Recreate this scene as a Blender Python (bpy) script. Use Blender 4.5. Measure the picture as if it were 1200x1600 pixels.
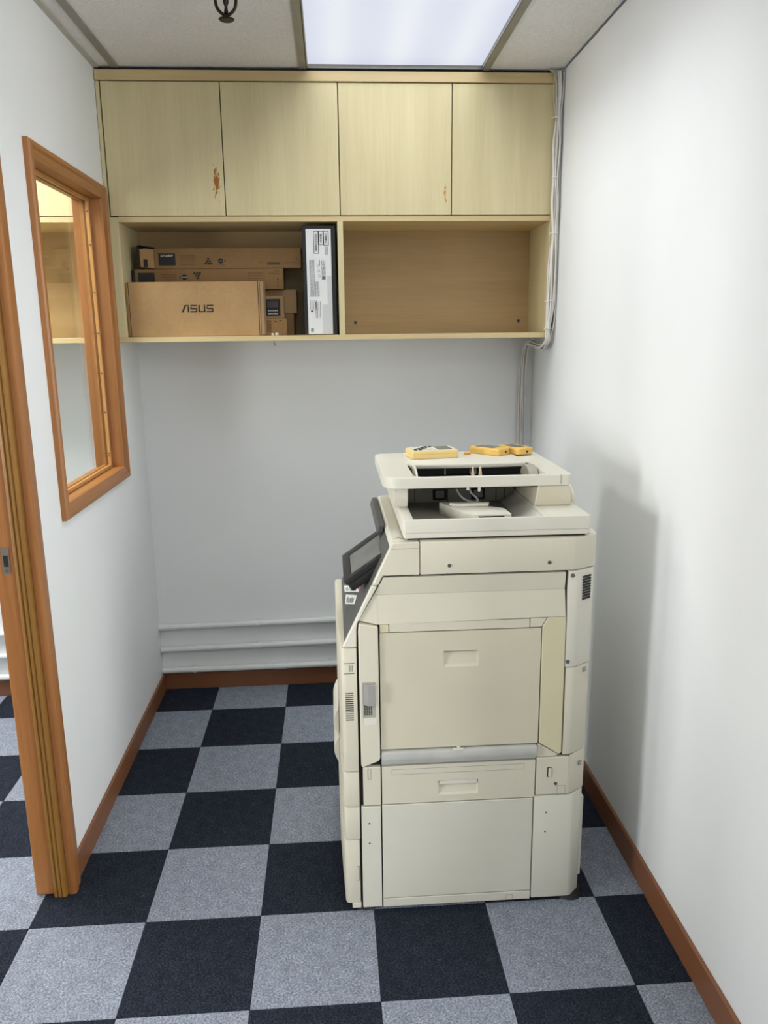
import bpy, bmesh, math, random
from mathutils import Vector, Matrix
random.seed(7)
for o in list(bpy.data.objects): bpy.data.objects.remove(o)
scene = bpy.context.scene
COL = scene.collection

# ------------------------------------------------------------------ camera
CAM = (0.540632, -1.571699, 1.553780)
YAW, PITCH, ROLL = 0.0637544, -0.2243481, -0.0119695
F_PX = 1233.69
def cam_axes():
    cy, sy = math.cos(YAW), math.sin(YAW); cp, sp = math.cos(PITCH), math.sin(PITCH)
    f = Vector((sy*cp, cy*cp, sp)); r = Vector((cy, -sy, 0)); u = r.cross(f)
    c, s = math.cos(ROLL), math.sin(ROLL)
    return r*c + u*s, -r*s + u*c, f
r_, u_, f_ = cam_axes()
cd = bpy.data.cameras.new('camera'); cam = bpy.data.objects.new('camera', cd); COL.objects.link(cam)
M = Matrix((r_, u_, -f_)).transposed().to_4x4(); M.translation = Vector(CAM); cam.matrix_world = M
cd.sensor_fit = 'HORIZONTAL'; cd.sensor_width = 36.0; cd.lens = F_PX/1200*36
cd.clip_start = 0.02; scene.camera = cam

# ------------------------------------------------------------------ world, exposure, lights
w = bpy.data.worlds.new('world'); scene.world = w; w.use_nodes = True
w.node_tree.nodes['Background'].inputs[0].default_value = (0.75, 0.85, 1.0, 1)
w.node_tree.nodes['Background'].inputs[1].default_value = 0.3
vs = scene.view_settings
vs.view_transform = 'Standard'; vs.look = 'None'; vs.gamma = 1.0; vs.use_curve_mapping = False
vs.exposure = 0.14
def area(name, loc, direction, sx, sy, power, color, spread=180):
    l = bpy.data.lights.new(name, 'AREA'); l.shape = 'RECTANGLE'; l.size = sx; l.size_y = sy
    l.energy = power; l.color = color; l.spread = math.radians(spread)
    o = bpy.data.objects.new(name, l); COL.objects.link(o); o.location = loc
    o.rotation_euler = Vector(direction).to_track_quat('-Z', 'Y').to_euler()
    return o
# daylight through the window of the next room (reaches us by the doorway) and the office windows behind the camera
area('daylight_next_room', (-3.0, 0.42, 1.30), (1, -0.14, 0), 0.8, 1.5, 4.5, (0.99, 0.99, 0.98), 52)
area('daylight_next_room_second', (-3.0, -1.35, 1.20), (1, 0.30, -0.02), 0.9, 1.4, 20, (0.98, 0.99, 1.0), 84)
area('daylight_office', (3.3, -2.15, 1.5), (-1, 0.72, 0), 1.5, 1.5, 102, (0.94, 0.98, 1.0))
# unseen fill lights added overhead, in the next room and back in the office
area('next_room_fill', (-1.25, 0.98, 2.44), (0, 0, -1), 1.2, 0.6, 55, (0.97, 0.985, 1.0))  # added light, no fixture: brightens the next room's back wall and cabinet
area('office_fill', (0.79, -1.6, 2.44), (0, 0, -1), 0.6, 1.2, 11, (0.96, 0.98, 1.0))  # added light, no fixture: lifts the near floor and the copier's side

# ------------------------------------------------------------------ room numbers
XL, XR, YB, ZC = -0.243, 1.39, 1.775, 2.447
XL2 = -0.333            # far face of the left partition
T = 0.31                # carpet tile
YC = 1.45               # cabinet front

# ------------------------------------------------------------------ material helpers
def srgb(r, g, b):
    def c(v):
        v /= 255.0
        return v/12.92 if v <= 0.04045 else ((v+0.055)/1.055)**2.4
    return (c(r), c(g), c(b), 1)
class NT:
    def __init__(self, name):
        self.m = bpy.data.materials.new(name); self.m.use_nodes = True
        self.t = self.m.node_tree; self.b = self.t.nodes['Principled BSDF']; self.out = self.t.nodes['Material Output']
    def n(self, kind, **kw):
        nd = self.t.nodes.new(kind)
        for k, v in kw.items():
            if k in nd.inputs: nd.inputs[k].default_value = v
            else: setattr(nd, k, v)
        return nd
    def l(self, a, b): self.t.links.new(a, b)
    def coords(self, scale=(1, 1, 1), loc=(0, 0, 0), kind='Object'):
        tc = self.n('ShaderNodeTexCoord'); mp = self.n('ShaderNodeMapping')
        mp.inputs['Scale'].default_value = scale; mp.inputs['Location'].default_value = loc
        self.l(tc.outputs[kind], mp.inputs['Vector']); return mp.outputs[0]
    def noise(self, vec, scale, detail=4, rough=0.55):
        nd = self.n('ShaderNodeTexNoise'); nd.inputs['Scale'].default_value = scale
        nd.inputs['Detail'].default_value = detail; nd.inputs['Roughness'].default_value = rough
        self.l(vec, nd.inputs['Vector']); return nd.outputs[0]
    def ramp(self, fac, stops):
        r = self.n('ShaderNodeValToRGB'); e = r.color_ramp.elements
        while len(e) < len(stops): e.new(0.5)
        for k, (p, c) in enumerate(stops): e[k].position = p; e[k].color = c
        self.l(fac, r.inputs[0]); return r.outputs[0]
    def mix(self, fac, a, b, mode='MIX'):
        m = self.n('ShaderNodeMix'); m.data_type = 'RGBA'; m.blend_type = mode
        for s, v in ((m.inputs[0], fac), (m.inputs[6], a), (m.inputs[7], b)):
            if hasattr(v, 'is_output'): self.l(v, s)
            else: s.default_value = v
        return m.outputs[2]
    def bump(self, h, strength=0.1, dist=0.01):
        b = self.n('ShaderNodeBump'); b.inputs['Strength'].default_value = strength; b.inputs['Distance'].default_value = dist
        self.l(h, b.inputs['Height']); self.l(b.outputs[0], self.b.inputs['Normal'])
    def math(self, op, a, b=None, clamp=False):
        m = self.n('ShaderNodeMath', operation=op); m.use_clamp = clamp
        for s, v in zip(m.inputs, (a, b)):
            if v is None: continue
            if hasattr(v, 'is_output'): self.l(v, s)
            else: s.default_value = v
        return m.outputs[0]

def plain(name, col, rough=0.5, metal=0.0, vary=0.06, scale=14, bump=0.0, bscale=200, spec=0.5):
    k = NT(name); v = k.coords()
    nz = k.noise(v, scale, 3)
    c2 = tuple(x*(1-vary*2) for x in col[:3])+(1,); c1 = tuple(min(1, x*(1+vary)) for x in col[:3])+(1,)
    k.l(k.ramp(nz, [(0.25, c2), (0.75, c1)]), k.b.inputs['Base Color'])
    k.b.inputs['Roughness'].default_value = rough; k.b.inputs['Metallic'].default_value = metal
    k.b.inputs['Specular IOR Level'].default_value = spec
    if bump: k.bump(k.noise(v, bscale, 2), bump, 0.002)
    return k.m
def wood(name, dark, light, axis='Z', fine=1.0, rough=0.45, stain=None, contrast=1.0, spec=0.4):
    k = NT(name)
    a = {'X': (0.05, 1, 1), 'Y': (1, 0.05, 1), 'Z': (1, 1, 0.05)}[axis]
    info = k.n('ShaderNodeObjectInfo')
    tc = k.n('ShaderNodeTexCoord'); add = k.n('ShaderNodeVectorMath', operation='MULTIPLY_ADD')
    comb = k.n('ShaderNodeCombineXYZ')
    for i in range(3): k.l(info.outputs['Random'], comb.inputs[i])
    k.l(comb.outputs[0], add.inputs[0]); add.inputs[1].default_value = (7, 5, 9); k.l(tc.outputs['Object'], add.inputs[2])
    def mapped(s):
        mp = k.n('ShaderNodeMapping'); mp.inputs['Scale'].default_value = tuple(x*s for x in a); k.l(add.outputs[0], mp.inputs['Vector']); return mp.outputs[0]
    n1 = k.noise(mapped(14*fine), 1.0, 5, 0.6); n2 = k.noise(mapped(140*fine), 1.0, 3, 0.6); n3 = k.noise(mapped(3), 1.0, 2)
    s = k.math('ADD', k.math('MULTIPLY', n1, 0.55), k.math('ADD', k.math('MULTIPLY', n2, 0.25), k.math('MULTIPLY', n3, 0.2)))
    lo, hi = 0.5-0.17/contrast, 0.5+0.17/contrast
    c = k.ramp(s, [(lo, dark), (hi, light)])
    if stain:
        for (cx, cz, rx, rz, colr, thr) in stain:
            sep = k.n('ShaderNodeSeparateXYZ'); k.l(tc.outputs['Object'], sep.inputs[0])
            dx = k.math('DIVIDE', k.math('SUBTRACT', sep.outputs[0], cx), rx); dz = k.math('DIVIDE', k.math('SUBTRACT', sep.outputs[2], cz), rz)
            d = k.math('SQRT', k.math('ADD', k.math('MULTIPLY', dx, dx), k.math('MULTIPLY', dz, dz)))
            mp = k.n('ShaderNodeMapping'); mp.inputs['Scale'].default_value = (130, 130, 55); k.l(tc.outputs['Object'], mp.inputs['Vector'])
            nz = k.noise(mp.outputs[0], 1.0, 4, 0.7)
            mk = k.math('MULTIPLY', k.math('SUBTRACT', k.math('SUBTRACT', nz, k.math('MULTIPLY', d, 0.28)), thr), 14, clamp=True)
            c = k.mix(mk, c, colr)
    k.l(c, k.b.inputs['Base Color']); k.b.inputs['Roughness'].default_value = rough
    k.b.inputs['Specular IOR Level'].default_value = spec
    k.bump(n2, 0.05, 0.001)
    return k.m

def paint_wall():
    k = NT('wall_paint'); v = k.coords()
    n = k.noise(v, 2.2, 4)
    k.l(k.ramp(n, [(0.3, (0.845, 0.855, 0.85, 1)), (0.7, (0.87, 0.88, 0.875, 1))]), k.b.inputs['Base Color'])
    k.b.inputs['Roughness'].default_value = 0.6; k.b.inputs['Specular IOR Level'].default_value = 0.3
    k.bump(k.noise(v, 60, 3), 0.06, 0.003); return k.m
def carpet(name, a, b, mid):
    k = NT(name); v = k.coords()
    n1 = k.noise(v, 160, 4, 0.75)
    n3 = k.noise(v, 30, 3)
    mp = k.n('ShaderNodeMapping'); mp.inputs['Scale'].default_value = (190, 640, 1); k.l(v, mp.inputs['Vector'])
    n2 = k.noise(mp.outputs[0], 1.0, 2, 0.7)
    s = k.math('ADD', k.math('ADD', k.math('MULTIPLY', n1, 0.42), k.math('MULTIPLY', n2, 0.48)), k.math('MULTIPLY', n3, 0.10))
    k.l(k.ramp(s, [(0.37, a), (0.5, mid), (0.63, b)]), k.b.inputs['Base Color'])
    k.b.inputs['Roughness'].default_value = 0.95; k.b.inputs['Specular IOR Level'].default_value = 0.1
    wv = k.n('ShaderNodeTexWave', wave_type='BANDS', bands_direction='X'); wv.inputs['Scale'].default_value = 75; wv.inputs['Distortion'].default_value = 1.0
    k.l(v, wv.inputs['Vector'])
    k.bump(k.math('ADD', k.math('MULTIPLY', wv.outputs['Fac'], 0.5), n1), 0.5, 0.003)
    return k.m
def ceil_mat():
    k = NT('ceiling_board'); v = k.coords()
    n = k.noise(v, 150, 3, 0.6); n2 = k.noise(v, 3, 3)
    k.l(k.ramp(k.math('ADD', k.math('MULTIPLY', n, 0.7), k.math('MULTIPLY', n2, 0.3)), [(0.3, (0.72, 0.70, 0.67, 1)), (0.7, (0.90, 0.88, 0.85, 1))]), k.b.inputs['Base Color'])
    k.b.inputs['Roughness'].default_value = 0.9
    k.bump(n, 0.7, 0.004); return k.m
def cardboard(name, col):
    k = NT(name); v = k.coords(); n = k.noise(v, 90, 4, 0.7); n2 = k.noise(v, 6, 2)
    c2 = tuple(x*0.84 for x in col[:3])+(1,); c1 = tuple(x*1.08 for x in col[:3])+(1,)
    k.l(k.ramp(k.math('ADD', k.math('MULTIPLY', n, 0.4), k.math('MULTIPLY', n2, 0.6)), [(0.35, c2), (0.65, c1)]), k.b.inputs['Base Color'])
    k.b.inputs['Roughness'].default_value = 0.8; return k.m
def glass_mat():
    k = NT('window_glass')
    lw_ = k.n('ShaderNodeLayerWeight'); lw_.inputs['Blend'].default_value = 0.5
    f2 = k.math('ADD', 0.04, k.math('MULTIPLY', k.math('POWER', lw_.outputs['Facing'], 5.0), 0.96), clamp=True)
    tr = k.n('ShaderNodeBsdfTransparent'); tr.inputs[0].default_value = (0.93, 0.95, 0.93, 1)
    gl = k.n('ShaderNodeBsdfGlossy'); gl.inputs['Roughness'].default_value = 0.0; gl.inputs[0].default_value = (0.97, 0.97, 0.97, 1)
    mx = k.n('ShaderNodeMixShader'); k.l(f2, mx.inputs[0]); k.l(tr.outputs[0], mx.inputs[1]); k.l(gl.outputs[0], mx.inputs[2])
    k.l(mx.outputs[0], k.out.inputs['Surface']); return k.m
def lamp_mat():
    # prismatic diffuser over three fluorescent tubes
    k = NT('light_diffuser'); v = k.coords()
    sep = k.n('ShaderNodeSeparateXYZ'); k.l(v, sep.inputs[0])
    tot = None
    for cx in (-0.21, 0.0, 0.21):
        d = k.math('DIVIDE', k.math('SUBTRACT', sep.outputs[0], cx), 0.055)
        g = k.math('POWER', 2.718, k.math('MULTIPLY', k.math('MULTIPLY', d, d), -1.0))
        tot = g if tot is None else k.math('ADD', tot, g)
    wv = k.n('ShaderNodeTexWave', wave_type='BANDS', bands_direction='DIAGONAL'); wv.inputs['Scale'].default_value = 60; k.l(v, wv.inputs['Vector'])
    s = k.math('ADD', k.math('MULTIPLY', tot, 0.06), k.math('ADD', 0.90, k.math('MULTIPLY', wv.outputs['Fac'], 0.04)))
    c = k.mix(k.math('MULTIPLY', tot, 0.45, clamp=True), (0.76, 0.82, 1.0, 1), (0.93, 0.96, 1.0, 1))
    k.l(c, k.b.inputs['Emission Color']); k.l(k.math('MULTIPLY', s, 0.76), k.b.inputs['Emission Strength'])
    k.b.inputs['Base Color'].default_value = (0.12, 0.12, 0.12, 1); k.b.inputs['Roughness'].default_value = 0.35
    return k.m
def screen_mat():
    k = NT('panel_screen'); v = k.coords(); n = k.noise(v, 12, 3)
    k.l(k.ramp(n, [(0.3, (0.13, 0.128, 0.12, 1)), (0.7, (0.18, 0.177, 0.168, 1))]), k.b.inputs['Base Color'])
    k.b.inputs['Roughness'].default_value = 0.25; return k.m

MAT = {}
MAT['wall'] = paint_wall()
MAT['ceil'] = ceil_mat()
MAT['tee'] = plain('ceiling_tee_metal', srgb(150, 146, 136), 0.45, 0.3)
MAT['carpet_dark'] = carpet('carpet_charcoal', srgb(15, 18, 26), srgb(68, 74, 86), srgb(33, 38, 48))
MAT['carpet_light'] = carpet('carpet_grey', srgb(76, 82, 94), srgb(190, 196, 208), srgb(132, 138, 150))
MAT['subfloor'] = plain('subfloor', (0.05, 0.05, 0.055, 1), 0.9)
MAT['skirt'] = plain('skirting_brown', srgb(130, 84, 54), 0.45, 0, 0.05, 6)
MAT['beech'] = wood('beech_laminate', srgb(206, 191, 146), srgb(224, 211, 168), 'Z')
MAT['beech_a'] = wood('beech_laminate_scraped', srgb(206, 191, 146), srgb(224, 211, 168), 'Z', stain=[(0.377, 0.112, 0.016, 0.062, srgb(158, 98, 30), 0.30)])
MAT['beech_b'] = wood('beech_laminate_scuffed', srgb(206, 191, 146), srgb(224, 211, 168), 'Z', stain=[(0.379, 0.075, 0.008, 0.05, srgb(190, 140, 70), 0.33)])
MAT['beech_h'] = wood('beech_laminate_lying', srgb(196, 172, 124), srgb(222, 200, 152), 'X')
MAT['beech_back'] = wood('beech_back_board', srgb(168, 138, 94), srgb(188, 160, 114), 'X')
MAT['frame'] = wood('varnished_frame_wood', srgb(140, 88, 44), srgb(178, 120, 66), 'Z', 1.6, 0.35, spec=0.5)
MAT['frame_h'] = wood('varnished_frame_wood_lying', srgb(140, 88, 44), srgb(178, 120, 66), 'Y', 1.6, 0.35, spec=0.5)
MAT['frame_pale'] = wood('pale_bead_wood', srgb(168, 116, 62), srgb(206, 152, 90), 'Z', 1.6, 0.4)
MAT['moulding'] = wood('olive_moulding_wood', srgb(126, 88, 38), srgb(160, 116, 56), 'Z', 1.6, 0.35)
MAT['glass'] = glass_mat()
MAT['lamp'] = lamp_mat()
MAT['cream'] = plain('copier_cream', srgb(214, 208, 188), 0.45, 0, 0.02, 5, 0.05, 900)
MAT['cream2'] = plain('copier_white_cover', srgb(218, 214, 199), 0.45, 0, 0.02, 5, 0.05, 900)
MAT['cream_yellow'] = plain('copier_yellowed', srgb(214, 205, 170), 0.45, 0, 0.02, 5)
MAT['cream_tan'] = plain('copier_tan_tray', srgb(209, 202, 178), 0.45, 0, 0.03, 4, 0.05, 900)
MAT['cream_low'] = plain('copier_grey_cream', srgb(214, 211, 196), 0.45, 0, 0.02, 5)
MAT['lip'] = plain('copier_grey_lip', srgb(190, 189, 182), 0.4)
MAT['latch'] = plain('latch_grey', srgb(158, 154, 150), 0.4)
MAT['gap'] = plain('copier_dark_core', srgb(28, 27, 25), 0.7)
MAT['panel_dark'] = plain('console_dark_grey', srgb(82, 82, 80), 0.5)
MAT['panel_black'] = plain('console_black', srgb(36, 35, 33), 0.5)
MAT['screen'] = screen_mat()
MAT['tray_grey'] = plain('tray_grey_beige', srgb(170, 166, 152), 0.5)
MAT['dark_plastic'] = plain('dark_plastic', srgb(30, 29, 28), 0.5)
MAT['screw'] = plain('screw_metal', srgb(120, 118, 112), 0.35, 0.7)
MAT['rubber'] = plain('black_rubber', srgb(20, 20, 20), 0.6)
MAT['white_pipe'] = plain('white_conduit', srgb(226, 228, 226), 0.5, 0, 0.02, 20, 0.1, 60)
MAT['cable'] = plain('cable_white', srgb(232, 229, 222), 0.5)
MAT['cable_old'] = plain('cable_cream', srgb(205, 196, 178), 0.5)
MAT['tie'] = plain('cable_tie_nylon', srgb(236, 234, 228), 0.45)
MAT['cardboard'] = cardboard('cardboard_kraft', srgb(176, 140, 94))
MAT['cardboard_dark'] = cardboard('cardboard_toner', srgb(138, 106, 66))
MAT['cardboard_pale'] = cardboard('cardboard_worn', srgb(166, 136, 98))
MAT['ink'] = plain('black_ink', srgb(24, 22, 22), 0.6)
MAT['ink_soft'] = plain('faded_ink', srgb(96, 68, 40), 0.7)
MAT['ink_grey'] = plain('grey_ink', srgb(70, 70, 73), 0.7)
MAT['ink_white'] = plain('white_ink', srgb(206, 200, 190), 0.7)
MAT['paper'] = plain('label_paper', srgb(232, 232, 230), 0.55, 0, 0.02)
MAT['paper2'] = plain('label_paper_grey', srgb(208, 208, 206), 0.55, 0, 0.02)
MAT['box_black'] = plain('box_black_print', srgb(22, 22, 26), 0.45)
MAT['green'] = plain('green_print', srgb(60, 120, 40), 0.6)
MAT['red_print'] = plain('red_print', srgb(190, 50, 45), 0.6)
MAT['yellow'] = plain('yellow_plastic', srgb(232, 190, 100), 0.4, 0, 0.03)
MAT['yellow2'] = plain('pale_yellow_plastic', srgb(236, 208, 138), 0.4, 0, 0.03)
MAT['key_white'] = plain('white_keys', srgb(228, 222, 200), 0.5)
MAT['key_dark'] = plain('dark_keys', srgb(60, 60, 58), 0.5)
MAT['lcd'] = plain('lcd_grey', srgb(120, 122, 108), 0.25)
MAT['orange'] = plain('orange_rubber', srgb(222, 160, 70), 0.6)
MAT['peg'] = plain('cream_peg', srgb(236, 220, 180), 0.5)
MAT['red'] = plain('red_plastic', srgb(200, 80, 50), 0.45)
MAT['stick'] = wood('pencil_wood', srgb(150, 110, 60), srgb(190, 150, 96), 'X')
MAT['brass'] = plain('dark_bronze', srgb(44, 38, 30), 0.4, 0.7)
MAT['steel'] = plain('worn_steel', srgb(150, 142, 126), 0.4, 0.85)
MAT['crystal'] = plain('clear_plastic_bits', srgb(220, 215, 200), 0.15)
MAT['flake'] = plain('ceiling_flake', srgb(188, 184, 174), 0.9)

# ------------------------------------------------------------------ mesh helpers
def mesh_from(bm, name, mat, smooth=30):
    bmesh.ops.recalc_face_normals(bm, faces=bm.faces)
    me = bpy.data.meshes.new(name); bm.to_mesh(me); bm.free()
    if mat: me.materials.append(MAT[mat])
    if smooth:
        me.polygons.foreach_set('use_smooth', [True]*len(me.polygons)); me.set_sharp_from_angle(angle=math.radians(smooth))
    return me
def put(name, bm, mat, parent=None, loc=None, smooth=30):
    o = bpy.data.objects.new(name, mesh_from(bm, name, mat, smooth)); COL.objects.link(o)
    if parent is not None: o.parent = parent
    if loc is not None: o.location = loc
    return o
SPLIT = ('printed_', 'vent_slot', 'grip_ridge', 'wall_groove', 'floor_rib', 'nail_hole', 'flap_line', 'screw_hole', 'feed_guide', 'frame_tab', 'frame_seam', 'latch_grille', 'door_seam', 'deck_print', 'sticker_print', 'grey_patch', 'plate_tab', 'drawer_groove', 'knock_out', 'strip_tab', 'screw')
def islands(bm):
    bm.verts.ensure_lookup_table(); seen = set(); out = []
    for v in bm.verts:
        if v.index in seen: continue
        st = [v]; seen.add(v.index); g = []
        while st:
            a = st.pop(); g.append(a.index)
            for e in a.link_edges:
                o = e.other_vert(a)
                if o.index not in seen: seen.add(o.index); st.append(o)
        out.append(set(g))
    return out
_put = put
def put(name, bm, mat, parent=None, loc=None, smooth=30):
    if parent is None or not name.startswith(SPLIT): return _put(name, bm, mat, parent, loc, smooth)
    bm.verts.index_update(); isl = islands(bm)
    if len(isl) == 1: return _put(name, bm, mat, parent, loc, smooth)
    if len(isl) > 30:
        o = _put(name, bm, mat, parent, loc, smooth); o['kind'] = 'stuff'; return o
    first = None
    for g in isl:
        b = bm.copy(); b.verts.ensure_lookup_table(); b.verts.index_update()
        bmesh.ops.delete(b, geom=[v for v in b.verts if v.index not in g], context='VERTS')
        o = _put(name, b, mat, parent, loc, smooth); first = first or o
    bm.free(); return first
def empty(name, loc=(0, 0, 0), rz=0):
    o = bpy.data.objects.new(name, None); COL.objects.link(o); o.location = loc; o.rotation_euler = (0, 0, rz); o.empty_display_size = 0.05
    return o
def tag(o, label, cat, group=None, kind=None):
    o['label'] = label; o['category'] = cat
    if group: o['group'] = group
    if kind: o['kind'] = kind
    return o
def bev(bm, geom_edges, w, seg=1):
    if w > 0: bmesh.ops.bevel(bm, geom=geom_edges, offset=w, segments=seg, profile=0.5, affect='EDGES', clamp_overlap=True)
def box(x0, x1, y0, y1, z0, z1, bevel=0.0, seg=1, bm=None):
    b = bmesh.new()
    vs_ = [b.verts.new((x, y, z)) for z in (z0, z1) for (x, y) in ((x0, y0), (x1, y0), (x1, y1), (x0, y1))]
    for f in ((0, 3, 2, 1), (4, 5, 6, 7), (0, 1, 5, 4), (1, 2, 6, 5), (2, 3, 7, 6), (3, 0, 4, 7)): b.faces.new([vs_[i] for i in f])
    bev(b, b.edges[:], bevel, seg)
    return merge(bm, b)
def merge(bm, b):
    if bm is None: return b
    me = bpy.data.meshes.new('tmp'); b.to_mesh(me); b.free(); bm.from_mesh(me); bpy.data.meshes.remove(me); return bm
def prism(poly, a0, a1, axis='Y', bevel=0.0, seg=1, bm=None):
    """poly in the plane across axis: Y -> (x,z), Z -> (x,y), X -> (y,z)"""
    b = bmesh.new()
    def P(p, a): return {'Y': (p[0], a, p[1]), 'Z': (p[0], p[1], a), 'X': (a, p[0], p[1])}[axis]
    lo = [b.verts.new(P(p, a0)) for p in poly]; hi = [b.verts.new(P(p, a1)) for p in poly]
    b.faces.new(lo); b.faces.new(hi[::-1]); n = len(poly)
    for i in range(n): b.faces.new((lo[i], hi[i], hi[(i+1) % n], lo[(i+1) % n]))
    bmesh.ops.recalc_face_normals(b, faces=b.faces)
    bev(b, b.edges[:], bevel, seg)
    return merge(bm, b)
def cyl(p, axis, r, h, seg=16, r2=None, bm=None):
    b = bmesh.new(); r2 = r if r2 is None else r2
    bmesh.ops.create_cone(b, cap_ends=True, segments=seg, radius1=r, radius2=r2, depth=h)
    q = Vector((0, 0, 1)).rotation_difference(Vector(axis).normalized())
    bmesh.ops.transform(b, matrix=Matrix.Translation(p) @ q.to_matrix().to_4x4(), verts=b.verts)
    return merge(bm, b)
def spline(pts, n=8):
    P = [Vector(p) for p in pts]; P = [P[0]*2-P[1]] + P + [P[-1]*2-P[-2]]; out = []
    for i in range(1, len(P)-2):
        for k in range(n):
            t = k/n; a, b, c, d = P[i-1], P[i], P[i+1], P[i+2]
            out.append(0.5*((2*b) + (c-a)*t + (2*a-5*b+4*c-d)*t*t + (3*b-a-3*c+d)*t**3))
    out.append(P[-2]); return out
def tube(pts, r, seg=8, bm=None):
    b = bmesh.new(); P = [Vector(p) for p in pts]; rings = []
    ref = None
    for i, p in enumerate(P):
        t = (P[min(i+1, len(P)-1)] - P[max(i-1, 0)]).normalized()
        if ref is None: ref = t.orthogonal().normalized()
        ref = (ref - t*ref.dot(t)).normalized(); bn = t.cross(ref)
        rr = r[i] if isinstance(r, (list, tuple)) else r
        rings.append([b.verts.new(p + (ref*math.cos(2*math.pi*k/seg) + bn*math.sin(2*math.pi*k/seg))*rr) for k in range(seg)])
    for i in range(len(rings)-1):
        for k in range(seg): b.faces.new((rings[i][k], rings[i][(k+1) % seg], rings[i+1][(k+1) % seg], rings[i+1][k]))
    b.faces.new(rings[0][::-1]); b.faces.new(rings[-1])
    return merge(bm, b)
def rrect(x0, x1, y0, y1, radii, n=6):
    """rounded rectangle, radii for (x0,y0),(x1,y0),(x1,y1),(x0,y1)"""
    out = []
    for (cx, cy, sx, sy, a0), r in zip(((x0, y0, 1, 1, math.pi), (x1, y0, -1, 1, 1.5*math.pi), (x1, y1, -1, -1, 0), (x0, y1, 1, -1, 0.5*math.pi)), radii):
        for k in range(n+1):
            a = a0 + 0.5*math.pi*k/n
            out.append((cx+sx*r+r*math.cos(a), cy+sy*r+r*math.sin(a)))
    return out
def ring(outer, inner, z0, z1, bm=None, bevel=0.0):
    b = bmesh.new(); n = len(outer)
    V = [[b.verts.new((p[0], p[1], z)) for p in L] for z in (z0, z1) for L in (outer, inner)]
    ob, ib, ot, it = V
    for i in range(n):
        j = (i+1) % n
        b.faces.new((ot[i], ot[j], it[j], it[i])); b.faces.new((ob[j], ob[i], ib[i], ib[j]))
        b.faces.new((ob[i], ob[j], ot[j], ot[i])); b.faces.new((ib[j], ib[i], it[i], it[j]))
    bmesh.ops.recalc_face_normals(b, faces=b.faces)
    if bevel:
        s = set(ot) | set(it)
        e = [x for x in b.edges if (x.verts[0] in set(ot) and x.verts[1] in set(ot)) or (x.verts[0] in set(it) and x.verts[1] in set(it))]
        bev(b, e, bevel, 2)
    return merge(bm, b)
def text_bm(s, size, place, extrude=0.0003, bold=0.0):
    """flat lettering as a mesh; place is a 4x4 matrix"""
    cu = bpy.data.curves.new('txt', 'FONT'); cu.body = s; cu.size = size; cu.extrude = extrude; cu.offset = bold
    cu.align_x = 'CENTER'; cu.align_y = 'CENTER'; cu.resolution_u = 3
    o = bpy.data.objects.new('txt', cu); COL.objects.link(o)
    dg = bpy.context.evaluated_depsgraph_get(); me = bpy.data.meshes.new_from_object(o.evaluated_get(dg))
    b = bmesh.new(); b.from_mesh(me); bmesh.ops.transform(b, matrix=place, verts=b.verts)
    bpy.data.objects.remove(o); bpy.data.curves.remove(cu); bpy.data.meshes.remove(me)
    return b
FACE_Y = Matrix(((1, 0, 0, 0), (0, 0, -1, 0), (0, 1, 0, 0), (0, 0, 0, 1)))      # letters on a face that looks towards -Y

# ------------------------------------------------------------------ shell
def wall(name, bm, label, mat='wall'):
    return tag(put(name, bm, mat, smooth=0), label, 'wall', kind='structure')
WY0, WY1, WZ0, WZ1 = 0.693+0.03, 1.426-0.03, 1.033+0.03, 2.058-0.03      # hole for the internal window
DY0, DY1, DZ = -0.43, 0.455, 2.08                                        # doorway hole
X0, Y0, XE = -3.1, -3.5, 3.4
b = box(XL2, XL, DY1, WY0, 0, ZC)
box(XL2, XL, WY1, YB, 0, ZC, bm=b); box(XL2, XL, WY0, WY1, 0, WZ0, bm=b); box(XL2, XL, WY0, WY1, WZ1, ZC, bm=b)
box(XL2, XL, DY0, DY1, DZ, ZC, bm=b); box(XL2, XL, -0.95, DY0, 0, ZC, bm=b)
wall('wall_left', b, 'white painted partition wall with internal window and doorway on the left')
wall('wall_right', box(XR, XR+0.1, -0.42, YB+0.1, 0, ZC), 'long plain white wall beside the copier on the right')
wall('wall_back', box(X0-0.1, XR, YB, YB+0.1, 0, ZC), 'white wall behind the copier under the wall cabinet')
wall('wall_far_right', box(XE, XE+0.1, Y0, -0.32, 0, ZC), 'white outer wall of the office behind the viewer')
wall('wall_office', box(XR+0.1, XE, -0.42, -0.32, 0, ZC), 'white return wall of the office beyond the right wall')
wall('wall_front', box(X0-0.1, XE+0.1, Y0-0.1, Y0, 0, ZC), 'white office wall behind the viewer')
wall('wall_far_left', box(X0-0.1, X0, Y0, YB, 0, ZC), 'white outer wall of the next room beyond the doorway')

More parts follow.
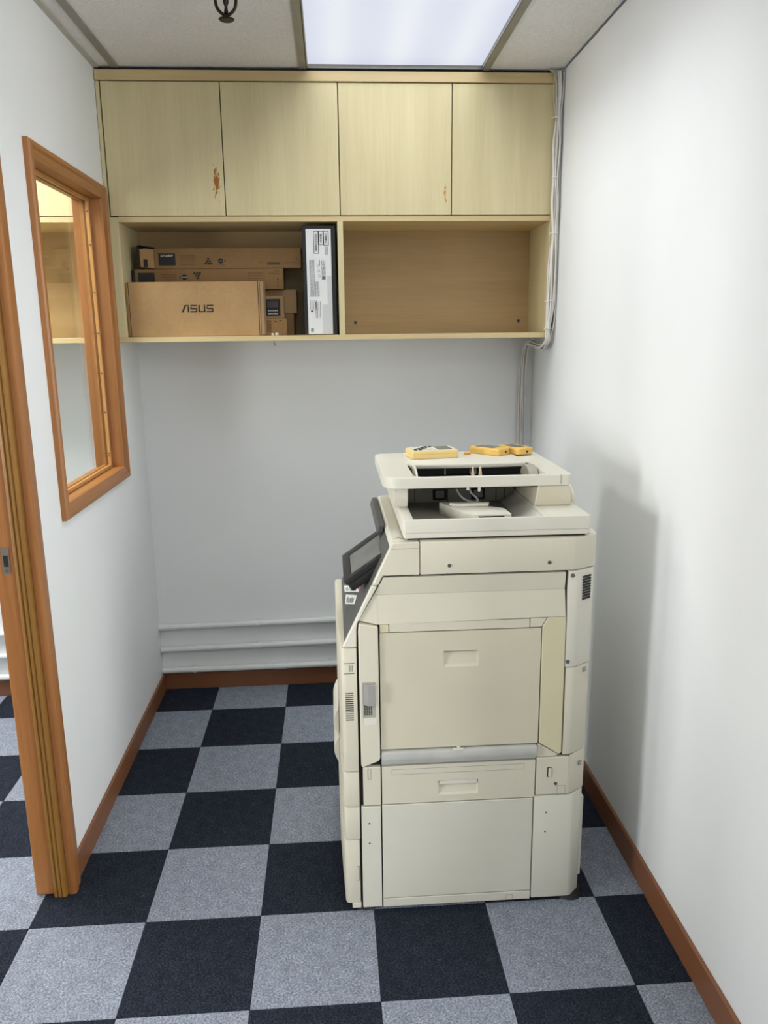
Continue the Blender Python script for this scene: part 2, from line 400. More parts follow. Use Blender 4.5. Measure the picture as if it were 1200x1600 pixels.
fl = tag(put('floor', box(X0-0.1, XE+0.1, Y0-0.1, YB+0.1, -0.08, -0.006), 'subfloor', smooth=0), 'chequered carpet tile floor in charcoal and pale grey', 'floor', kind='structure')
tm = {}
for key in ('carpet_dark', 'carpet_light'):
    tm[key] = mesh_from(box(0.0004, T-0.0004, 0.0004, T-0.0004, -0.006, 0.0, 0.0012), 'carpet_tile', key, 0)
for i in range(-10, 5):
    for j in range(-9, 6):
        key = 'carpet_dark' if (i+j) % 2 == 0 else 'carpet_light'
        x0, x1, y0, y1 = i*T, (i+1)*T, j*T, (j+1)*T
        if x1 > XR or y1 > YB or x0 < X0:
            me = mesh_from(box(max(0, X0-x0)+0.0004, min(T, XR-x0)-0.0004, 0.0004, min(T, YB-y0)-0.0004, -0.006, 0.0, 0.0012), 'carpet_tile', key, 0)
        else: me = tm[key]
        o = bpy.data.objects.new('carpet_tile', me); COL.objects.link(o); o.parent = fl; o.location = (x0, y0, 0)

# ceiling: boards laid in a tee grid
ce = tag(put('ceiling', box(X0-0.1, XE+0.1, Y0-0.1, YB+0.1, ZC+0.06, ZC+0.14), 'ceil', smooth=0), 'suspended ceiling of rough grey boards in a metal grid', 'ceiling', kind='structure')
gx = [-0.812, -0.170, 0.469, 1.111, XR]; gy = [-1.73, -1.09, -0.46, 0.18, 0.815, 1.452, YB]
LX0, LX1, LY0, LY1 = 0.483, 1.099, 0.194, 1.446
for a in range(len(gx)-1):
    for c in range(len(gy)-1):
        if a == 2 and c in (3, 4): continue
        put('ceiling_board', box(gx[a]+0.002, gx[a+1]-(0.006 if a == 3 else 0.002), gy[c]+0.002, gy[c+1]-0.002, ZC+0.004, ZC+0.02), 'ceil', ce, smooth=0)
put('ceiling_board', box(X0, gx[0], Y0, YB, ZC+0.004, ZC+0.02), 'ceil', ce, smooth=0)
put('ceiling_board', box(gx[0], XE, Y0, gy[0], ZC+0.004, ZC+0.02), 'ceil', ce, smooth=0)
for x in gx[:-1]: put('ceiling_tee', box(x-0.012, x+0.012, gy[0], 1.464, ZC-0.002, ZC+0.004), 'tee', ce, smooth=0)
for y in gy[:-2]:
    if abs(y-0.815) < 0.01:
        put('ceiling_tee', box(gx[0], LX0-0.014, y-0.012, y+0.012, ZC-0.0025, ZC+0.0035), 'tee', ce, smooth=0)
        put('ceiling_tee', box(LX1+0.014, XR, y-0.012, y+0.012, ZC-0.0025, ZC+0.0035), 'tee', ce, smooth=0)
    else: put('ceiling_tee', box(gx[0], XR, y-0.012, y+0.012, ZC-0.0025, ZC+0.0035), 'tee', ce, smooth=0)
put('wall_angle', box(XL, XL+0.018, DY1, YC, ZC-0.002, ZC+0.004), 'flake', ce, smooth=0)
fk = bmesh.new()     # torn paper hanging where board, wall and cabinet meet
pv = [(1.33, 1.436, ZC), (1.385, 1.438, ZC), (1.380, 1.43, ZC-0.010), (1.366, 1.425, ZC-0.030), (1.352, 1.428, ZC-0.022), (1.338, 1.433, ZC-0.006)]
lo = [fk.verts.new(p) for p in pv]; hi = [fk.verts.new((p[0], p[1]+0.003, p[2])) for p in pv]
fk.faces.new(lo); fk.faces.new(hi[::-1])
for i in range(6): fk.faces.new((lo[i], hi[i], hi[(i+1) % 6], lo[(i+1) % 6]))
put('torn_paper', fk, 'flake', ce)

# skirting boards
def skirt(name, bm, label): return tag(put(name, bm, 'skirt', smooth=0), label, 'baseboard', kind='structure')
skirt('baseboard_left', box(XL, XL+0.010, 0.505, YB-0.010, 0, 0.078, 0.002), 'brown skirting board along the left partition')
skirt('baseboard_back', box(XL, XR, YB-0.010, YB, 0, 0.078, 0.002), 'brown skirting board along the back wall under the white pipes')
skirt('baseboard_right', box(XR-0.010, XR, -0.42, YB-0.010, 0, 0.085, 0.002), 'brown skirting board along the right wall beside the copier')
skirt('baseboard_next_room', box(X0, XL2, YB-0.010, YB, 0, 0.078, 0.002), 'brown skirting board seen through the doorway at far left')

# ------------------------------------------------------------------ internal window
def window():
    w_ = tag(empty('window_1', (XL, 1.06, 1.033)), 'tall internal window in brown varnished wood frame on the left wall', 'window', kind='structure')
    o = Vector(w_.location)
    def add(name, bm, mat, par=w_):
        bmesh.ops.translate(bm, vec=-o, verts=bm.verts); return put(name, bm, mat, par)
    y0, y1, z0, z1 = 0.693, 1.426, 1.033, 2.058
    # casing profile across its width (w from outside edge, x out of the wall)
    def casing(side):
        prof = [(0, 0), (0, 0.014), (0.004, 0.019), (0.016, 0.020), (0.022, 0.015), (0.034, 0.013), (0.044, 0.009), (0.046, 0)]
        b = bmesh.new(); rows = []
        for (wd, h) in prof:
            if side in ('near', 'far'):
                y = y0+wd if side == 'near' else y1-wd
                rows.append([b.verts.new((XL+h, y, z0+wd)), b.verts.new((XL+h, y, z1-wd))])
            else:
                z = z0+wd if side == 'bottom' else z1-wd
                rows.append([b.verts.new((XL+h, y0+wd, z)), b.verts.new((XL+h, y1-wd, z))])
        for i in range(len(rows)-1): b.faces.new((rows[i][0], rows[i][1], rows[i+1][1], rows[i+1][0]))
        b.faces.new([r[0] for r in rows]); b.faces.new([r[1] for r in rows][::-1]); b.faces.new((rows[0][0], rows[-1][0], rows[-1][1], rows[0][1]))
        return b
    for s in ('near', 'far'): add('casing', casing(s), 'frame')
    for s in ('bottom', 'top'): add('casing', casing(s), 'frame_h')
    a0, a1, c0, c1 = y0+0.03, y1-0.03, z0+0.03, z1-0.03
    t = 0.014
    add('lining', box(XL2-0.004, XL+0.002, a0, a0+t, c0, c1, 0.001), 'frame'); add('lining', box(XL2-0.004, XL+0.002, a1-t, a1, c0, c1, 0.001), 'frame')
    add('lining', box(XL2-0.004, XL+0.002, a0+t, a1-t, c0, c0+t, 0.001), 'frame_h'); add('lining', box(XL2-0.004, XL+0.002, a0+t, a1-t, c1-t, c1, 0.001), 'frame_h')
    # glazing beads each side of the pane
    for (xa, xb, mt) in ((XL-0.046, XL-0.034, 'pale'), (XL-0.064, XL-0.0525, 'dark')):
        m1 = 'frame_pale' if mt == 'pale' else 'frame'; m2 = 'frame_pale' if mt == 'pale' else 'frame_h'
        e = 0.012
        add('glazing_bead', box(xa, xb, a0+t, a0+t+e, c0+t, c1-t, 0.0015), m1); add('glazing_bead', box(xa, xb, a1-t-e, a1-t, c0+t, c1-t, 0.0015), m1)
        add('glazing_bead', box(xa, xb, a0+t+e, a1-t-e, c0+t, c0+t+e, 0.0015), m2); add('glazing_bead', box(xa, xb, a0+t+e, a1-t-e, c1-t-e, c1-t, 0.0015), m2)
    nb = bmesh.new()
    for z in (1.12, 1.13, 1.28, 1.42, 1.56, 1.70, 1.86, 1.97):
        cyl((XL-0.040, a1-t-0.0125, z), (0, 1, 0), 0.0022, 0.002, 8, bm=nb)
    add('nail_hole', nb, 'ink')
    add('glass_pane', box(XL-0.0515, XL-0.0470, a0+t+0.001, a1-t-0.001, c0+t+0.001, c1-t-0.001), 'glass')
window()

# ------------------------------------------------------------------ door frame
def door():
    d = tag(empty('door_1', (XL, 0.44, 0)), 'brown varnished wooden door frame with strike plate at left edge', 'door frame', kind='structure')
    o = Vector(d.location)
    def add(name, bm, mat, par=d):
        bmesh.ops.translate(bm, vec=-o, verts=bm.verts); return put(name, bm, mat, par)
    yj = 0.44
    add('jamb', box(XL2-0.002, XL+0.001, yj, DY1, 0.002, DZ, 0.0015), 'frame')
    # reeded door stop on the jamb face
    prof = [(-0.283, yj), (-0.283, yj-0.008), (-0.279, yj-0.013), (-0.274, yj-0.014), (-0.2725, yj-0.010), (-0.270, yj-0.010), (-0.2685, yj-0.014), (-0.262, yj-0.0145), (-0.2605, yj-0.011), (-0.2585, yj-0.011), (-0.257, yj-0.014), (-0.250, yj-0.014), (-0.247, yj-0.010), (-0.246, yj)]
    add('door_stop', prism(prof, 0.001, DZ-0.02, 'Z'), 'moulding')
    # casing round the corner on the alcove side
    cp = [(XL, yj-0.002), (XL+0.016, yj-0.002), (XL+0.020, yj+0.004), (XL+0.020, yj+0.02), (XL+0.015, yj+0.028), (XL+0.016, yj+0.045), (XL+0.013, yj+0.060), (XL, yj+0.062)]
    add('casing', prism(cp, 0.0, DZ+0.03, 'Z'), 'frame')
    add('casing', box(XL, XL+0.018, DY0-0.045, DY0+0.012, 0.0, DZ+0.03, 0.003), 'frame')
    add('casing', box(XL, XL+0.018, DY0+0.012, yj-0.002, DZ-0.01, DZ+0.03, 0.003), 'frame_h')
    add('jamb', box(XL2-0.002, XL+0.001, DY0, DY0+0.015, 0.002, DZ, 0.0015), 'frame')
    add('head', box(XL2-0.002, XL+0.001, DY0+0.015, yj, DZ-0.015, DZ, 0.0015), 'frame_h')
    outer = rrect(-0.3165, -0.2965, 0.955, 1.028, (0.003,)*4, 2); inner = rrect(-0.312, -0.300, 0.975, 1.005, (0.001,)*4, 2)
    sp = ring(outer, inner, 0, 0.002)
    bmesh.ops.transform(sp, matrix=Matrix(((1, 0, 0, 0), (0, 0, -1, yj+0.0005), (0, 1, 0, 0), (0, 0, 0, 1))), verts=sp.verts)
    p = add('strike_plate', sp, 'steel')
    p2 = put('latch_hole', box(-0.312, -0.300, yj-0.0008, yj+0.003, 0.975, 1.005), 'ink', p); p2.location = -o
    sb = cyl((-0.3065, yj-0.002, 1.016), (0, 1, 0), 0.0035, 0.0015, 10); cyl((-0.3065, yj-0.002, 0.965), (0, 1, 0), 0.0035, 0.0015, 10, bm=sb)
    s = put('screw', sb, 'screw', p); s.location = -o
door()

# ------------------------------------------------------------------ ceiling light
lt = tag(empty('ceiling_light', ((LX0+LX1)/2, (LY0+LY1)/2, ZC)), 'lit fluorescent ceiling panel with bluish white ribbed diffuser', 'ceiling light')
area('lamp_light', ((LX0+LX1)/2, (LY0+LY1)/2, ZC+0.010), (0, 0, -1), 0.60, 1.23, 5.8, (0.93, 0.97, 1.0), 140)
lw, ll = (LX1-LX0)/2, (LY1-LY0)/2
put('diffuser', box(-lw+0.004, lw-0.004, -ll+0.004, ll-0.004, 0.012, 0.016), 'lamp', lt, smooth=0)
tb = box(-lw, -lw+0.003, -ll, ll, 0.0, 0.055); box(lw-0.003, lw, -ll, ll, 0.0, 0.055, bm=tb); box(-lw+0.003, lw-0.003, -ll, -ll+0.003, 0.0, 0.055, bm=tb); box(-lw+0.003, lw-0.003, ll-0.003, ll, 0.0, 0.055, bm=tb); box(-lw, lw, -ll, ll, 0.055, 0.058, bm=tb)
put('housing', tb, 'tee', lt, smooth=0)

# ------------------------------------------------------------------ sprinkler
def sprinkler():
    s = tag(empty('fire_sprinkler', (0.2920, 0.747, ZC)), 'small dark bronze fire sprinkler hanging from the ceiling', 'sprinkler')
    put('escutcheon', cyl((0, 0, -0.001), (0, 0, 1), 0.032, 0.006, 20), 'brass', s)
    put('pipe_stub', cyl((0, 0, -0.012), (0, 0, 1), 0.011, 0.02, 14), 'brass', s)
    fr = bmesh.new()
    pts = spline([(-0.008, 0, -0.020), (-0.024, 0, -0.034), (-0.0265, 0, -0.05), (-0.022, 0, -0.068), (-0.010, 0, -0.080), (0, 0, -0.083), (0.010, 0, -0.080), (0.022, 0, -0.068), (0.0265, 0, -0.05), (0.024, 0, -0.034), (0.008, 0, -0.020)], 5)
    put('frame_arm', tube(pts, 0.0042, 8, fr), 'brass', s)
    bl = cyl((0, 0, -0.046), (0, 0, 1), 0.006, 0.014, 10, 0.010); cyl((0, 0, -0.058), (0, 0, 1), 0.0035, 0.012, 10, 0.008, bm=bl); cyl((0, 0, -0.071), (0, 0, 1), 0.006, 0.016, 10, 0.0035, bm=bl); cyl((0, 0, -0.030), (0, 0, 1), 0.008, 0.02, 10, bm=bl)
    put('bulb', bl, 'brass', s)
    db = cyl((0, 0, -0.094), (0, 0, 1), 0.018, 0.003, 18, 0.021); cyl((0, 0, -0.088), (0, 0, 1), 0.006, 0.010, 10, bm=db)
    put('deflector', db, 'brass', s)
sprinkler()

# ------------------------------------------------------------------ wall cabinet
SEAM = [-0.2265, 0.180, 0.5885, 0.9925, 1.374]
Z_BOT, Z_SH, Z_DOOR, Z_DTOP = 1.526, 1.545, 1.966, 2.403
def cabinet(name, x0, x1, seams, label, mats, dividers):
    c = tag(empty(name, (x0, YC, Z_BOT)), label, 'cabinet'); o = Vector(c.location)
    def add(nm, bm, mat, par=c):
        bmesh.ops.translate(bm, vec=-o, verts=bm.verts); return put(nm, bm, mat, par)
    yf = YC+0.018
    add('fascia', box(x0, x1, YC-0.004, yf, Z_DTOP+0.003, ZC-0.008, 0.001), 'beech_h')
    add('fascia_gap', box(x0+0.01, x1-0.002, YC+0.003, yf, ZC-0.008, ZC-0.0005), 'ink')
    add('top_board', box(x0, x1, yf, YB-0.002, 2.405, 2.423), 'beech_h')
    add('middle_board', box(x0+0.0402, x1-0.0162, YC+0.002, YB-0.032, 1.945, 1.9635, 0.0008), 'beech_h')
    add('bottom_board', box(x0, x1-0.02, YC-0.001, YB-0.002, Z_BOT, Z_SH, 0.001), 'beech_h')
    add('side_panel', box(x0, x0+0.040, YC+0.002, YB-0.002, Z_SH, Z_DOOR-0.0045, 0.0008), 'beech'); add('side_panel', box(x1-0.016, x1, YC+0.002, YB-0.002, Z_SH, 2.405, 0.0008), 'beech')
    add('filler_strip', box(x0, seams[0]-0.0025, YC-0.0005, yf, Z_DOOR-0.004, Z_DTOP, 0.0005), 'beech')
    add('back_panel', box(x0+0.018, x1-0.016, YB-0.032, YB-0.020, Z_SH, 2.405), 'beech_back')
    for d in dividers: add('divider', box(d-0.0105, d+0.0105, YC+0.001, YB-0.032, Z_SH, 1.945, 0.0008), 'beech')
    for k in range(len(seams)-1):
        a, e = seams[k]+0.0017, seams[k+1]-0.0017
        oo = bpy.data.objects.new('door', mesh_from(box(0, e-a, 0, 0.017, 0, Z_DTOP-Z_DOOR, 0.0012), 'door', mats[k])); COL.objects.link(oo)
        oo.parent = c; oo.location = Vector((a, YC, Z_DOOR)) - o
        if k != 2: pass
    return c, add
cab, cadd = cabinet('wall_cabinet', XL+0.0015, 1.374, SEAM, 'wide pale beech wall cabinet with four doors over two open bays', ['beech_a', 'beech', 'beech_b', 'beech'], [0.5865])
for (x, z) in ((0.645, 1.592), (1.318, 1.592)):
    hb = cyl((x, YB-0.0325, z), (0, 1, 0), 0.008, 0.002, 16)
    s = cadd('fixing_screw', hb, 'screw'); h2 = cyl((x, YB-0.0340, z), (0, 1, 0), 0.004, 0.002, 10); bmesh.ops.translate(h2, vec=-Vector(cab.location), verts=h2.verts); put('screw_head', h2, 'ink', s)
hk = tube(spline([(0.330, YC+0.012, Z_BOT+0.001), (0.331, YC+0.010, Z_BOT-0.008), (0.3335, YC+0.008, Z_BOT-0.013), (0.332, YC+0.006, Z_BOT-0.019)], 4), 0.0012, 6)
cadd('hook', hk, 'ink')
cabinet('next_room_cabinet', -1.95, XL2-0.0015, [-1.94, -1.54, -1.14, -0.74, XL2-0.004], 'pale beech wall cabinet of the next room seen through the window glass', ['beech']*4, [-1.14])

# ------------------------------------------------------------------ conduits on the back wall
def conduit(name, z0, z1, x0, x1, clips, couplers, label, group):
    c = tag(empty(name, (x0, YB, z0)), label, 'pipe', group); o = Vector(c.location)
    R_ = 0.0135; yc = YB-R_-0.003
    zz = lambda x: z0+(z1-z0)*(x-x0)/(x1-x0)
    def add(nm, bm, par=c): bmesh.ops.translate(bm, vec=-o, verts=bm.verts); return put(nm, bm, 'white_pipe', par)
    add('tube', tube([(x0, yc, z0), ((x0+x1)/2, yc, zz((x0+x1)/2)), (x1, yc, z1)], R_, 16))
    for x in couplers: add('coupling', tube([(x-0.024, yc, zz(x-0.024)), (x+0.024, yc, zz(x+0.024))], R_+0.0022, 16))
    for x in clips:
        cb = box(x-0.009, x+0.009, YB-0.005, YB-0.0005, zz(x)-0.019, zz(x)+0.020, 0.001)
        for k in range(9):
            a = math.pi*(0.5+k/8); a2 = math.pi*(0.5+(k+1)/8)
            if k < 8:
                r1, r2 = R_+0.0005, R_+0.0035
                prism([(yc+r1*math.cos(a), zz(x)+r1*math.sin(a)), (yc+r2*math.cos(a), zz(x)+r2*math.sin(a)), (yc+r2*math.cos(a2), zz(x)+r2*math.sin(a2)), (yc+r1*math.cos(a2), zz(x)+r1*math.sin(a2))], x-0.006, x+0.006, 'X', bm=cb)
        add('clip', cb)
    return c
G = 'white conduits along the back wall'
conduit('conduit_pipe', 0.297, 0.318, XL+0.001, XR-0.001, [0.19, 0.80], [-0.225, 0.49], 'uppermost of three white conduits clipped along the back wall beside the copier', G)
conduit('conduit_pipe', 0.193, 0.215, XL+0.001, XR-0.001, [0.19, 0.80], [0.95], 'middle one of three white conduits clipped along the back wall beside the copier', G)
conduit('conduit_pipe', 0.094, 0.101, XL+0.001, XR-0.001, [-0.10, 0.505], [0.28], 'lowest of three white conduits just above the back skirting board', G)
G2 = 'white conduits beyond the doorway'
for z, lab in ((0.292, 'uppermost white conduit seen through the doorway at far left edge'), (0.19, 'middle white conduit seen through the doorway at far left edge'), (0.092, 'lowest white conduit seen through the doorway above brown skirting')):
    conduit('conduit_pipe', z, z, X0+0.001, XL2-0.001, [-0.7, -1.5], [-1.2], lab, G2)

# ------------------------------------------------------------------ cable bundle
def cables():
    c = tag(empty('cable_bundle', (1.372, 1.43, 1.5)), 'bundle of thin white cables tied down the cabinet edge and room corner', 'cables'); o = Vector(c.location)
    rnd = random.Random(3)
    # centre line: down the cabinet's right front edge, back under it, then down the corner
    line = [(1.3735, 1.432, 2.438), (1.3745, 1.432, 2.37), (1.3705, 1.430, 2.29), (1.3695, 1.431, 2.20), (1.3665, 1.431, 2.09), (1.3685, 1.430, 2.00), (1.3700, 1.431, 1.90), (1.3660, 1.431, 1.80), (1.3640, 1.431, 1.66), (1.3600, 1.433, 1.56), (1.3585, 1.442, 1.513), (1.3600, 1.50, 1.490), (1.3580, 1.58, 1.492), (1.3540, 1.66, 1.503), (1.3510, 1.725, 1.488), (1.3470, 1.745, 1.43), (1.3440, 1.750, 1.36), (1.3420, 1.752, 1.22), (1.3420, 1.753, 1.05), (1.3430, 1.753, 0.90), (1.345, 1.753, 0.40)]
    n = 11
    for k in range(n):
        ang = 2*math.pi*k/n*1.0; rad = 0.0125 if k % 3 else 0.005
        pts = []
        for i, p in enumerate(line):
            tight = 0.62 if i in (2, 4, 6, 9, 10) else 1.0
            if i == 0: tight = 1.1
            ax = rad*math.cos(ang+i*0.22)*tight + rnd.uniform(-0.0022, 0.0022); ay = rad*math.sin(ang+i*0.22)*tight*0.7 + rnd.uniform(-0.0015, 0.0015)
            q = Vector(p) + (Vector((ax, 0, ay)) if 10 <= i <= 13 else Vector((ax, ay, 0)))
            q.x = min(q.x, XR-0.004); q.y = min(q.y, YB-0.016) if i > 13 else q.y
            pts.append(q)
        r = 0.0026 if k % 2 else 0.0031
        b = tube(spline(pts, 5), r, 6); bmesh.ops.translate(b, vec=-o, verts=b.verts)
        put('cable', b, 'cable' if k % 3 else 'cable_old', c)
    # one loose strand bowing off the bundle at the top, and a thicker wire hugging the wall
    b = tube(spline([(1.352, 1.427, 2.428), (1.349, 1.426, 2.38), (1.354, 1.426, 2.33), (1.362, 1.427, 2.285), (1.366, 1.427, 2.27)], 6), 0.0018, 6); bmesh.ops.translate(b, vec=-o, verts=b.verts); put('cable', b, 'cable_old', c)
    b = tube(spline([(1.386, 1.442, 2.43), (1.3855, 1.441, 2.2), (1.3855, 1.440, 1.95), (1.3860, 1.440, 1.75), (1.3845, 1.440, 1.60), (1.378, 1.446, 1.545), (1.370, 1.47, 1.510)], 6), 0.0028, 6); bmesh.ops.translate(b, vec=-o, verts=b.verts); put('cable', b, 'cable', c)
    for (i, tail) in ((2, 0.017), (4, 0.0), (6, 0.010), (8, 0.012), (9, 0.008), (13, 0.01), (14, 0.01)):
        p = Vector(line[i]); d = (Vector(line[i+1])-Vector(line[i-1])).normalized()
        q = d.to_track_quat('Z', 'X')
        b = bmesh.new(); pts = [p + q @ Vector((0.0125*math.cos(2*math.pi*k/16), 0.0105*math.sin(2*math.pi*k/16), 0)) for k in range(17)]
        tube(pts, 0.0019, 6, b)
        if tail: tube([p+Vector((-0.010, -0.006, 0)), p+Vector((-0.011-tail, -0.009, -0.004))], 0.0016, 6, b)
        bmesh.ops.translate(b, vec=-o, verts=b.verts); put('cable_tie', b, 'tie', c)
cables()

# ------------------------------------------------------------------ boxes on the left shelf
def thing_box(name, x0, x1, y0, y1, z0, z1, mat, label, cat='box', part='carton', rz=0, bevel=0.0015):
    c = tag(empty(name, ((x0+x1)/2, (y0+y1)/2, z0), rz), label, cat); hx, hy = (x1-x0)/2, (y1-y0)/2
    put(part, box(-hx, hx, -hy, hy, 0, z1-z0, bevel), mat, c)
    return c, hx, hy, z1-z0
def flat(bm, x0, x1, z0, z1, y, t=0.0006): return box(x0, x1, y-t, y+0.0005, z0, z1, bm=bm)
E_ = 0.0008
# plain kraft box with the maker's name
c, hx, hy, h = thing_box('computer_part_box', -0.194, 0.285, 1.4640, 1.562, Z_SH+0.0006, 1.740, 'cardboard', 'large plain kraft carton reading ASUS at the front of the shelf', rz=0.0)
put('side_flap', prism([(-hx-0.0005, -hy+0.004), (-hx-0.006, -hy+0.006), (-hx-0.007, hy-0.01), (-hx-0.0005, hy-0.008)], 0.002, h-0.002, 'Z', 0.0006), 'cardboard', c)
put('side_flap', prism([(hx+0.001, -hy+0.003), (hx+0.013, -hy+0.007), (hx+0.015, hy-0.012), (hx+0.001, hy-0.008)], 0.002, h-0.001, 'Z', 0.0006), 'cardboard_pale', c)
fl_ = bmesh.new(); flat(fl_, hx-0.0065, hx-0.0045, 0.0, h, -hy, 0.0007); flat(fl_, -hx+0.0045, -hx+0.0065, 0.0, h, -hy, 0.0007)
put('flap_line', fl_, 'ink', c)
def asus(cx, cz, y, H):
    W = H*0.95; s = H*0.17; g = H*0.16; b = bmesh.new(); bs = 0
    def P(poly): prism([(cx+px, cz+pz) for (px, pz) in poly], y-0.0007, y+0.0006, 'Y', bm=b)
    x = -(W*4+g*3)/2
    # A: slanted stroke, top bar, right leg
    P([(x-H*0.10, -H/2), (x+H*0.14, -H/2), (x+W*0.62, H/2), (x+W*0.36, H/2)]); P([(x+W*0.50, H/2-s), (x+W*0.58, H/2), (x+W, H/2), (x+W, H/2-s)]); P([(x+W-s*1.2, -H/2), (x+W, -H/2), (x+W, H/2-s*1.4), (x+W-s*1.2, H/2-s*1.4)])
    def S(x):
        P([(x+W*0.05, H/2), (x+W, H/2), (x+W, H/2-s), (x+W*0.05, H/2-s)]); P([(x, H/2-s*1.5), (x+s*1.2, H/2-s*1.5), (x+s*1.2, s*0.6), (x+W*0.92, s*0.6), (x+W, s*0.1), (x+W, -s*0.5), (x+s, -s*0.5), (x, 0)])
        P([(x+W-s*1.2, -s*0.7), (x+W, -s*0.7), (x+W, -H/2+s), (x+W*0.92, -H/2), (x, -H/2), (x, -H/2+s), (x+W-s*1.2, -H/2+s)])
    x += W+g; S(x); x += W+g
    P([(x, H/2), (x+s*1.2, H/2), (x+s*1.2, -H/2+s), (x+W-s*1.2, -H/2+s), (x+W-s*1.2, H/2), (x+W, H/2), (x+W, -H/2+s*0.6), (x+W*0.9, -H/2), (x+W*0.1, -H/2), (x, -H/2+s*0.6)])
    x += W+g; S(x); return b
put('maker_logo', asus(0.012, 0.0995, -hy, 0.0265), 'ink', c)

# boxes carrying the toner cartons
thing_box('cardboard_carton', -0.150, 0.402, 1.600, 1.705, Z_SH+0.0006, 1.627, 'cardboard_dark', 'flat brown carton at the back of the shelf, lowest behind the printed cartons', 'box')
thing_box('cardboard_carton', -0.150, 0.415, 1.600, 1.705, 1.6278, 1.7165, 'cardboard_pale', 'blank brown carton under the toner boxes, right end showing beside kraft carton', 'box')
c, hx, hy, h = thing_box('phone_carton', 0.225, 0.367, 1.5665, 1.5975, 1.6095, 1.6905, 'cardboard_pale', 'small carton printed with a black device and screen, right of kraft carton')
pb = bmesh.new(); flat(pb, 0.0, hx-0.014, 0.008, h-0.010, -hy); put('printed_picture', pb, 'ink', c)
pb = bmesh.new(); flat(pb, 0.008, hx-0.022, 0.040, h-0.018, -hy, 0.0010); put('printed_screen', pb, 'ink_grey', c)
pb = bmesh.new()
for r in range(2):
    for k in range(6): flat(pb, 0.010+k*0.0063, 0.0145+k*0.0063, 0.014+r*0.012, 0.019+r*0.012, -hy, 0.0010)
put('printed_keys', pb, 'ink_white', c)
c, hx, hy, h = thing_box('router_carton', 0.215, 0.376, 1.5665, 1.5975, Z_SH+0.0006, 1.6088, 'cardboard', 'low kraft carton printed with fine vent lines, standing on shelf beside kraft carton')
pb = bmesh.new()
for k in range(11): flat(pb, 0.004, 0.021, 0.012+k*0.0042, 0.0138+k*0.0042, -hy)
for (x, z) in ((0.037, 0.052), (0.056, 0.055)): flat(pb, x-0.004, x+0.004, z-0.002, z+0.002, -hy)
put('printed_lines', pb, 'ink_soft', c)
def dots(bm, cx, cz, y, rows, r=0.0043, step=0.0102, up=True):
    for k, n in enumerate(rows):
        for i in range(n): cyl((cx+(i-(n-1)/2)*step, y, cz+(-k)*step*0.85), (0, 1, 0), r, 0.0014, 10, bm=bm)
    return bm
def words(bm, x0, x1, z, y, h=0.0022, seed=0):
    rr = random.Random(seed); x = x0
    while x < x1:
        wd = rr.uniform(0.003, 0.010); flat(bm, x, min(x+wd, x1), z, z+h, y); x += wd+0.0015
    return bm
# lower toner carton
c, hx, hy, h = thing_box('toner_carton', -0.186, 0.369, 1.573, 1.663, 1.7172, 1.7935, 'cardboard_dark', 'long brown toner carton lying upside down behind the kraft carton, lower of two')
pb = bmesh.new(); flat(pb, -hx+0.012, -hx+0.073, h-0.058, h-0.013, -hy); put('printed_name_block', pb, 'ink', c)
put('black_end', box(-hx-0.011, -hx-0.0005, -hy+0.002, hy-0.004, 0.004, h-0.002, 0.001), 'ink', c)
pb = dots(bmesh.new(), -hx+0.232, h-0.016, -hy-0.0002, (3, 2, 1)); cyl((-hx+0.184, -hy-0.0002, h-0.030), (0, 1, 0), 0.0105, 0.0014, 16, bm=pb); flat(pb, -hx+0.166, -hx+0.170, h-0.034, h-0.027, -hy)
cyl((hx-0.022, -hy-0.0002, 0.036), (0, 1, 0), 0.0028, 0.0014, 8, bm=pb); put('printed_symbols', pb, 'ink', c)
pb = words(bmesh.new(), -hx+0.173, -hx+0.180, h-0.0315, -hy-0.0006); words(pb, -hx+0.183, -hx+0.193, h-0.0315, -hy-0.0006, seed=2); put('printed_mark', pb, 'ink_white', c)
pb = bmesh.new()
for k in range(4): words(pb, -hx+0.095+0.004*k, -hx+0.152, h-0.022-k*0.009, -hy, seed=k)
for k in range(3): words(pb, hx-0.135, hx-0.075, h-0.018-k*0.009, -hy, seed=k+9)
words(pb, hx-0.055, hx-0.014, h-0.020, -hy, seed=20); words(pb, hx-0.034, hx-0.014, h-0.010, -hy, seed=21)
for k in range(4): flat(pb, hx-0.024, hx-0.020, 0.008+k*0.006, 0.011+k*0.006, -hy)
put('printed_text', pb, 'ink_soft', c)
# upper toner carton
c, hx, hy, h = thing_box('toner_carton', -0.110, 0.438, 1.573, 1.655, 1.7942, 1.868, 'cardboard_dark', 'long brown toner carton with black end cap and dot triangle, topmost on the shelf')
e = put('open_end', prism([(-hx-0.0005, 0.002), (-hx-0.052, 0.006), (-hx-0.053, h-0.002), (-hx-0.0005, h-0.003)], -hy+0.001, hy-0.004, 'Y', 0.001), 'cardboard', c)
put('end_flap', box(-hx-0.066, -hx-0.0535, -hy, hy-0.005, 0.002, h+0.008, 0.002), 'ink', c)
put('flap_shadow_print', box(-hx-0.040, -hx-0.025, -hy-0.0002, -hy+0.002, 0.006, 0.034), 'ink', c)
put('top_flap', prism([(-hx-0.062, h+0.0105), (-hx-0.058, h+0.013), (-hx+0.006, h+0.003), (-hx+0.006, h+0.0006)], -hy+0.003, hy-0.006, 'Y'), 'ink', c)
pb = bmesh.new(); flat(pb, -hx+0.016, -hx+0.078, 0.012, 0.055, -hy); put('printed_name_block', pb, 'ink', c)
put('printed_name', text_bm('SHARP', 0.0115, Matrix.Translation((-hx+0.047, -hy-0.0009, 0.046)) @ FACE_Y @ Matrix.Scale(1.35, 4, (1, 0, 0)), 0.0003, 0.0002), 'ink_white', c)
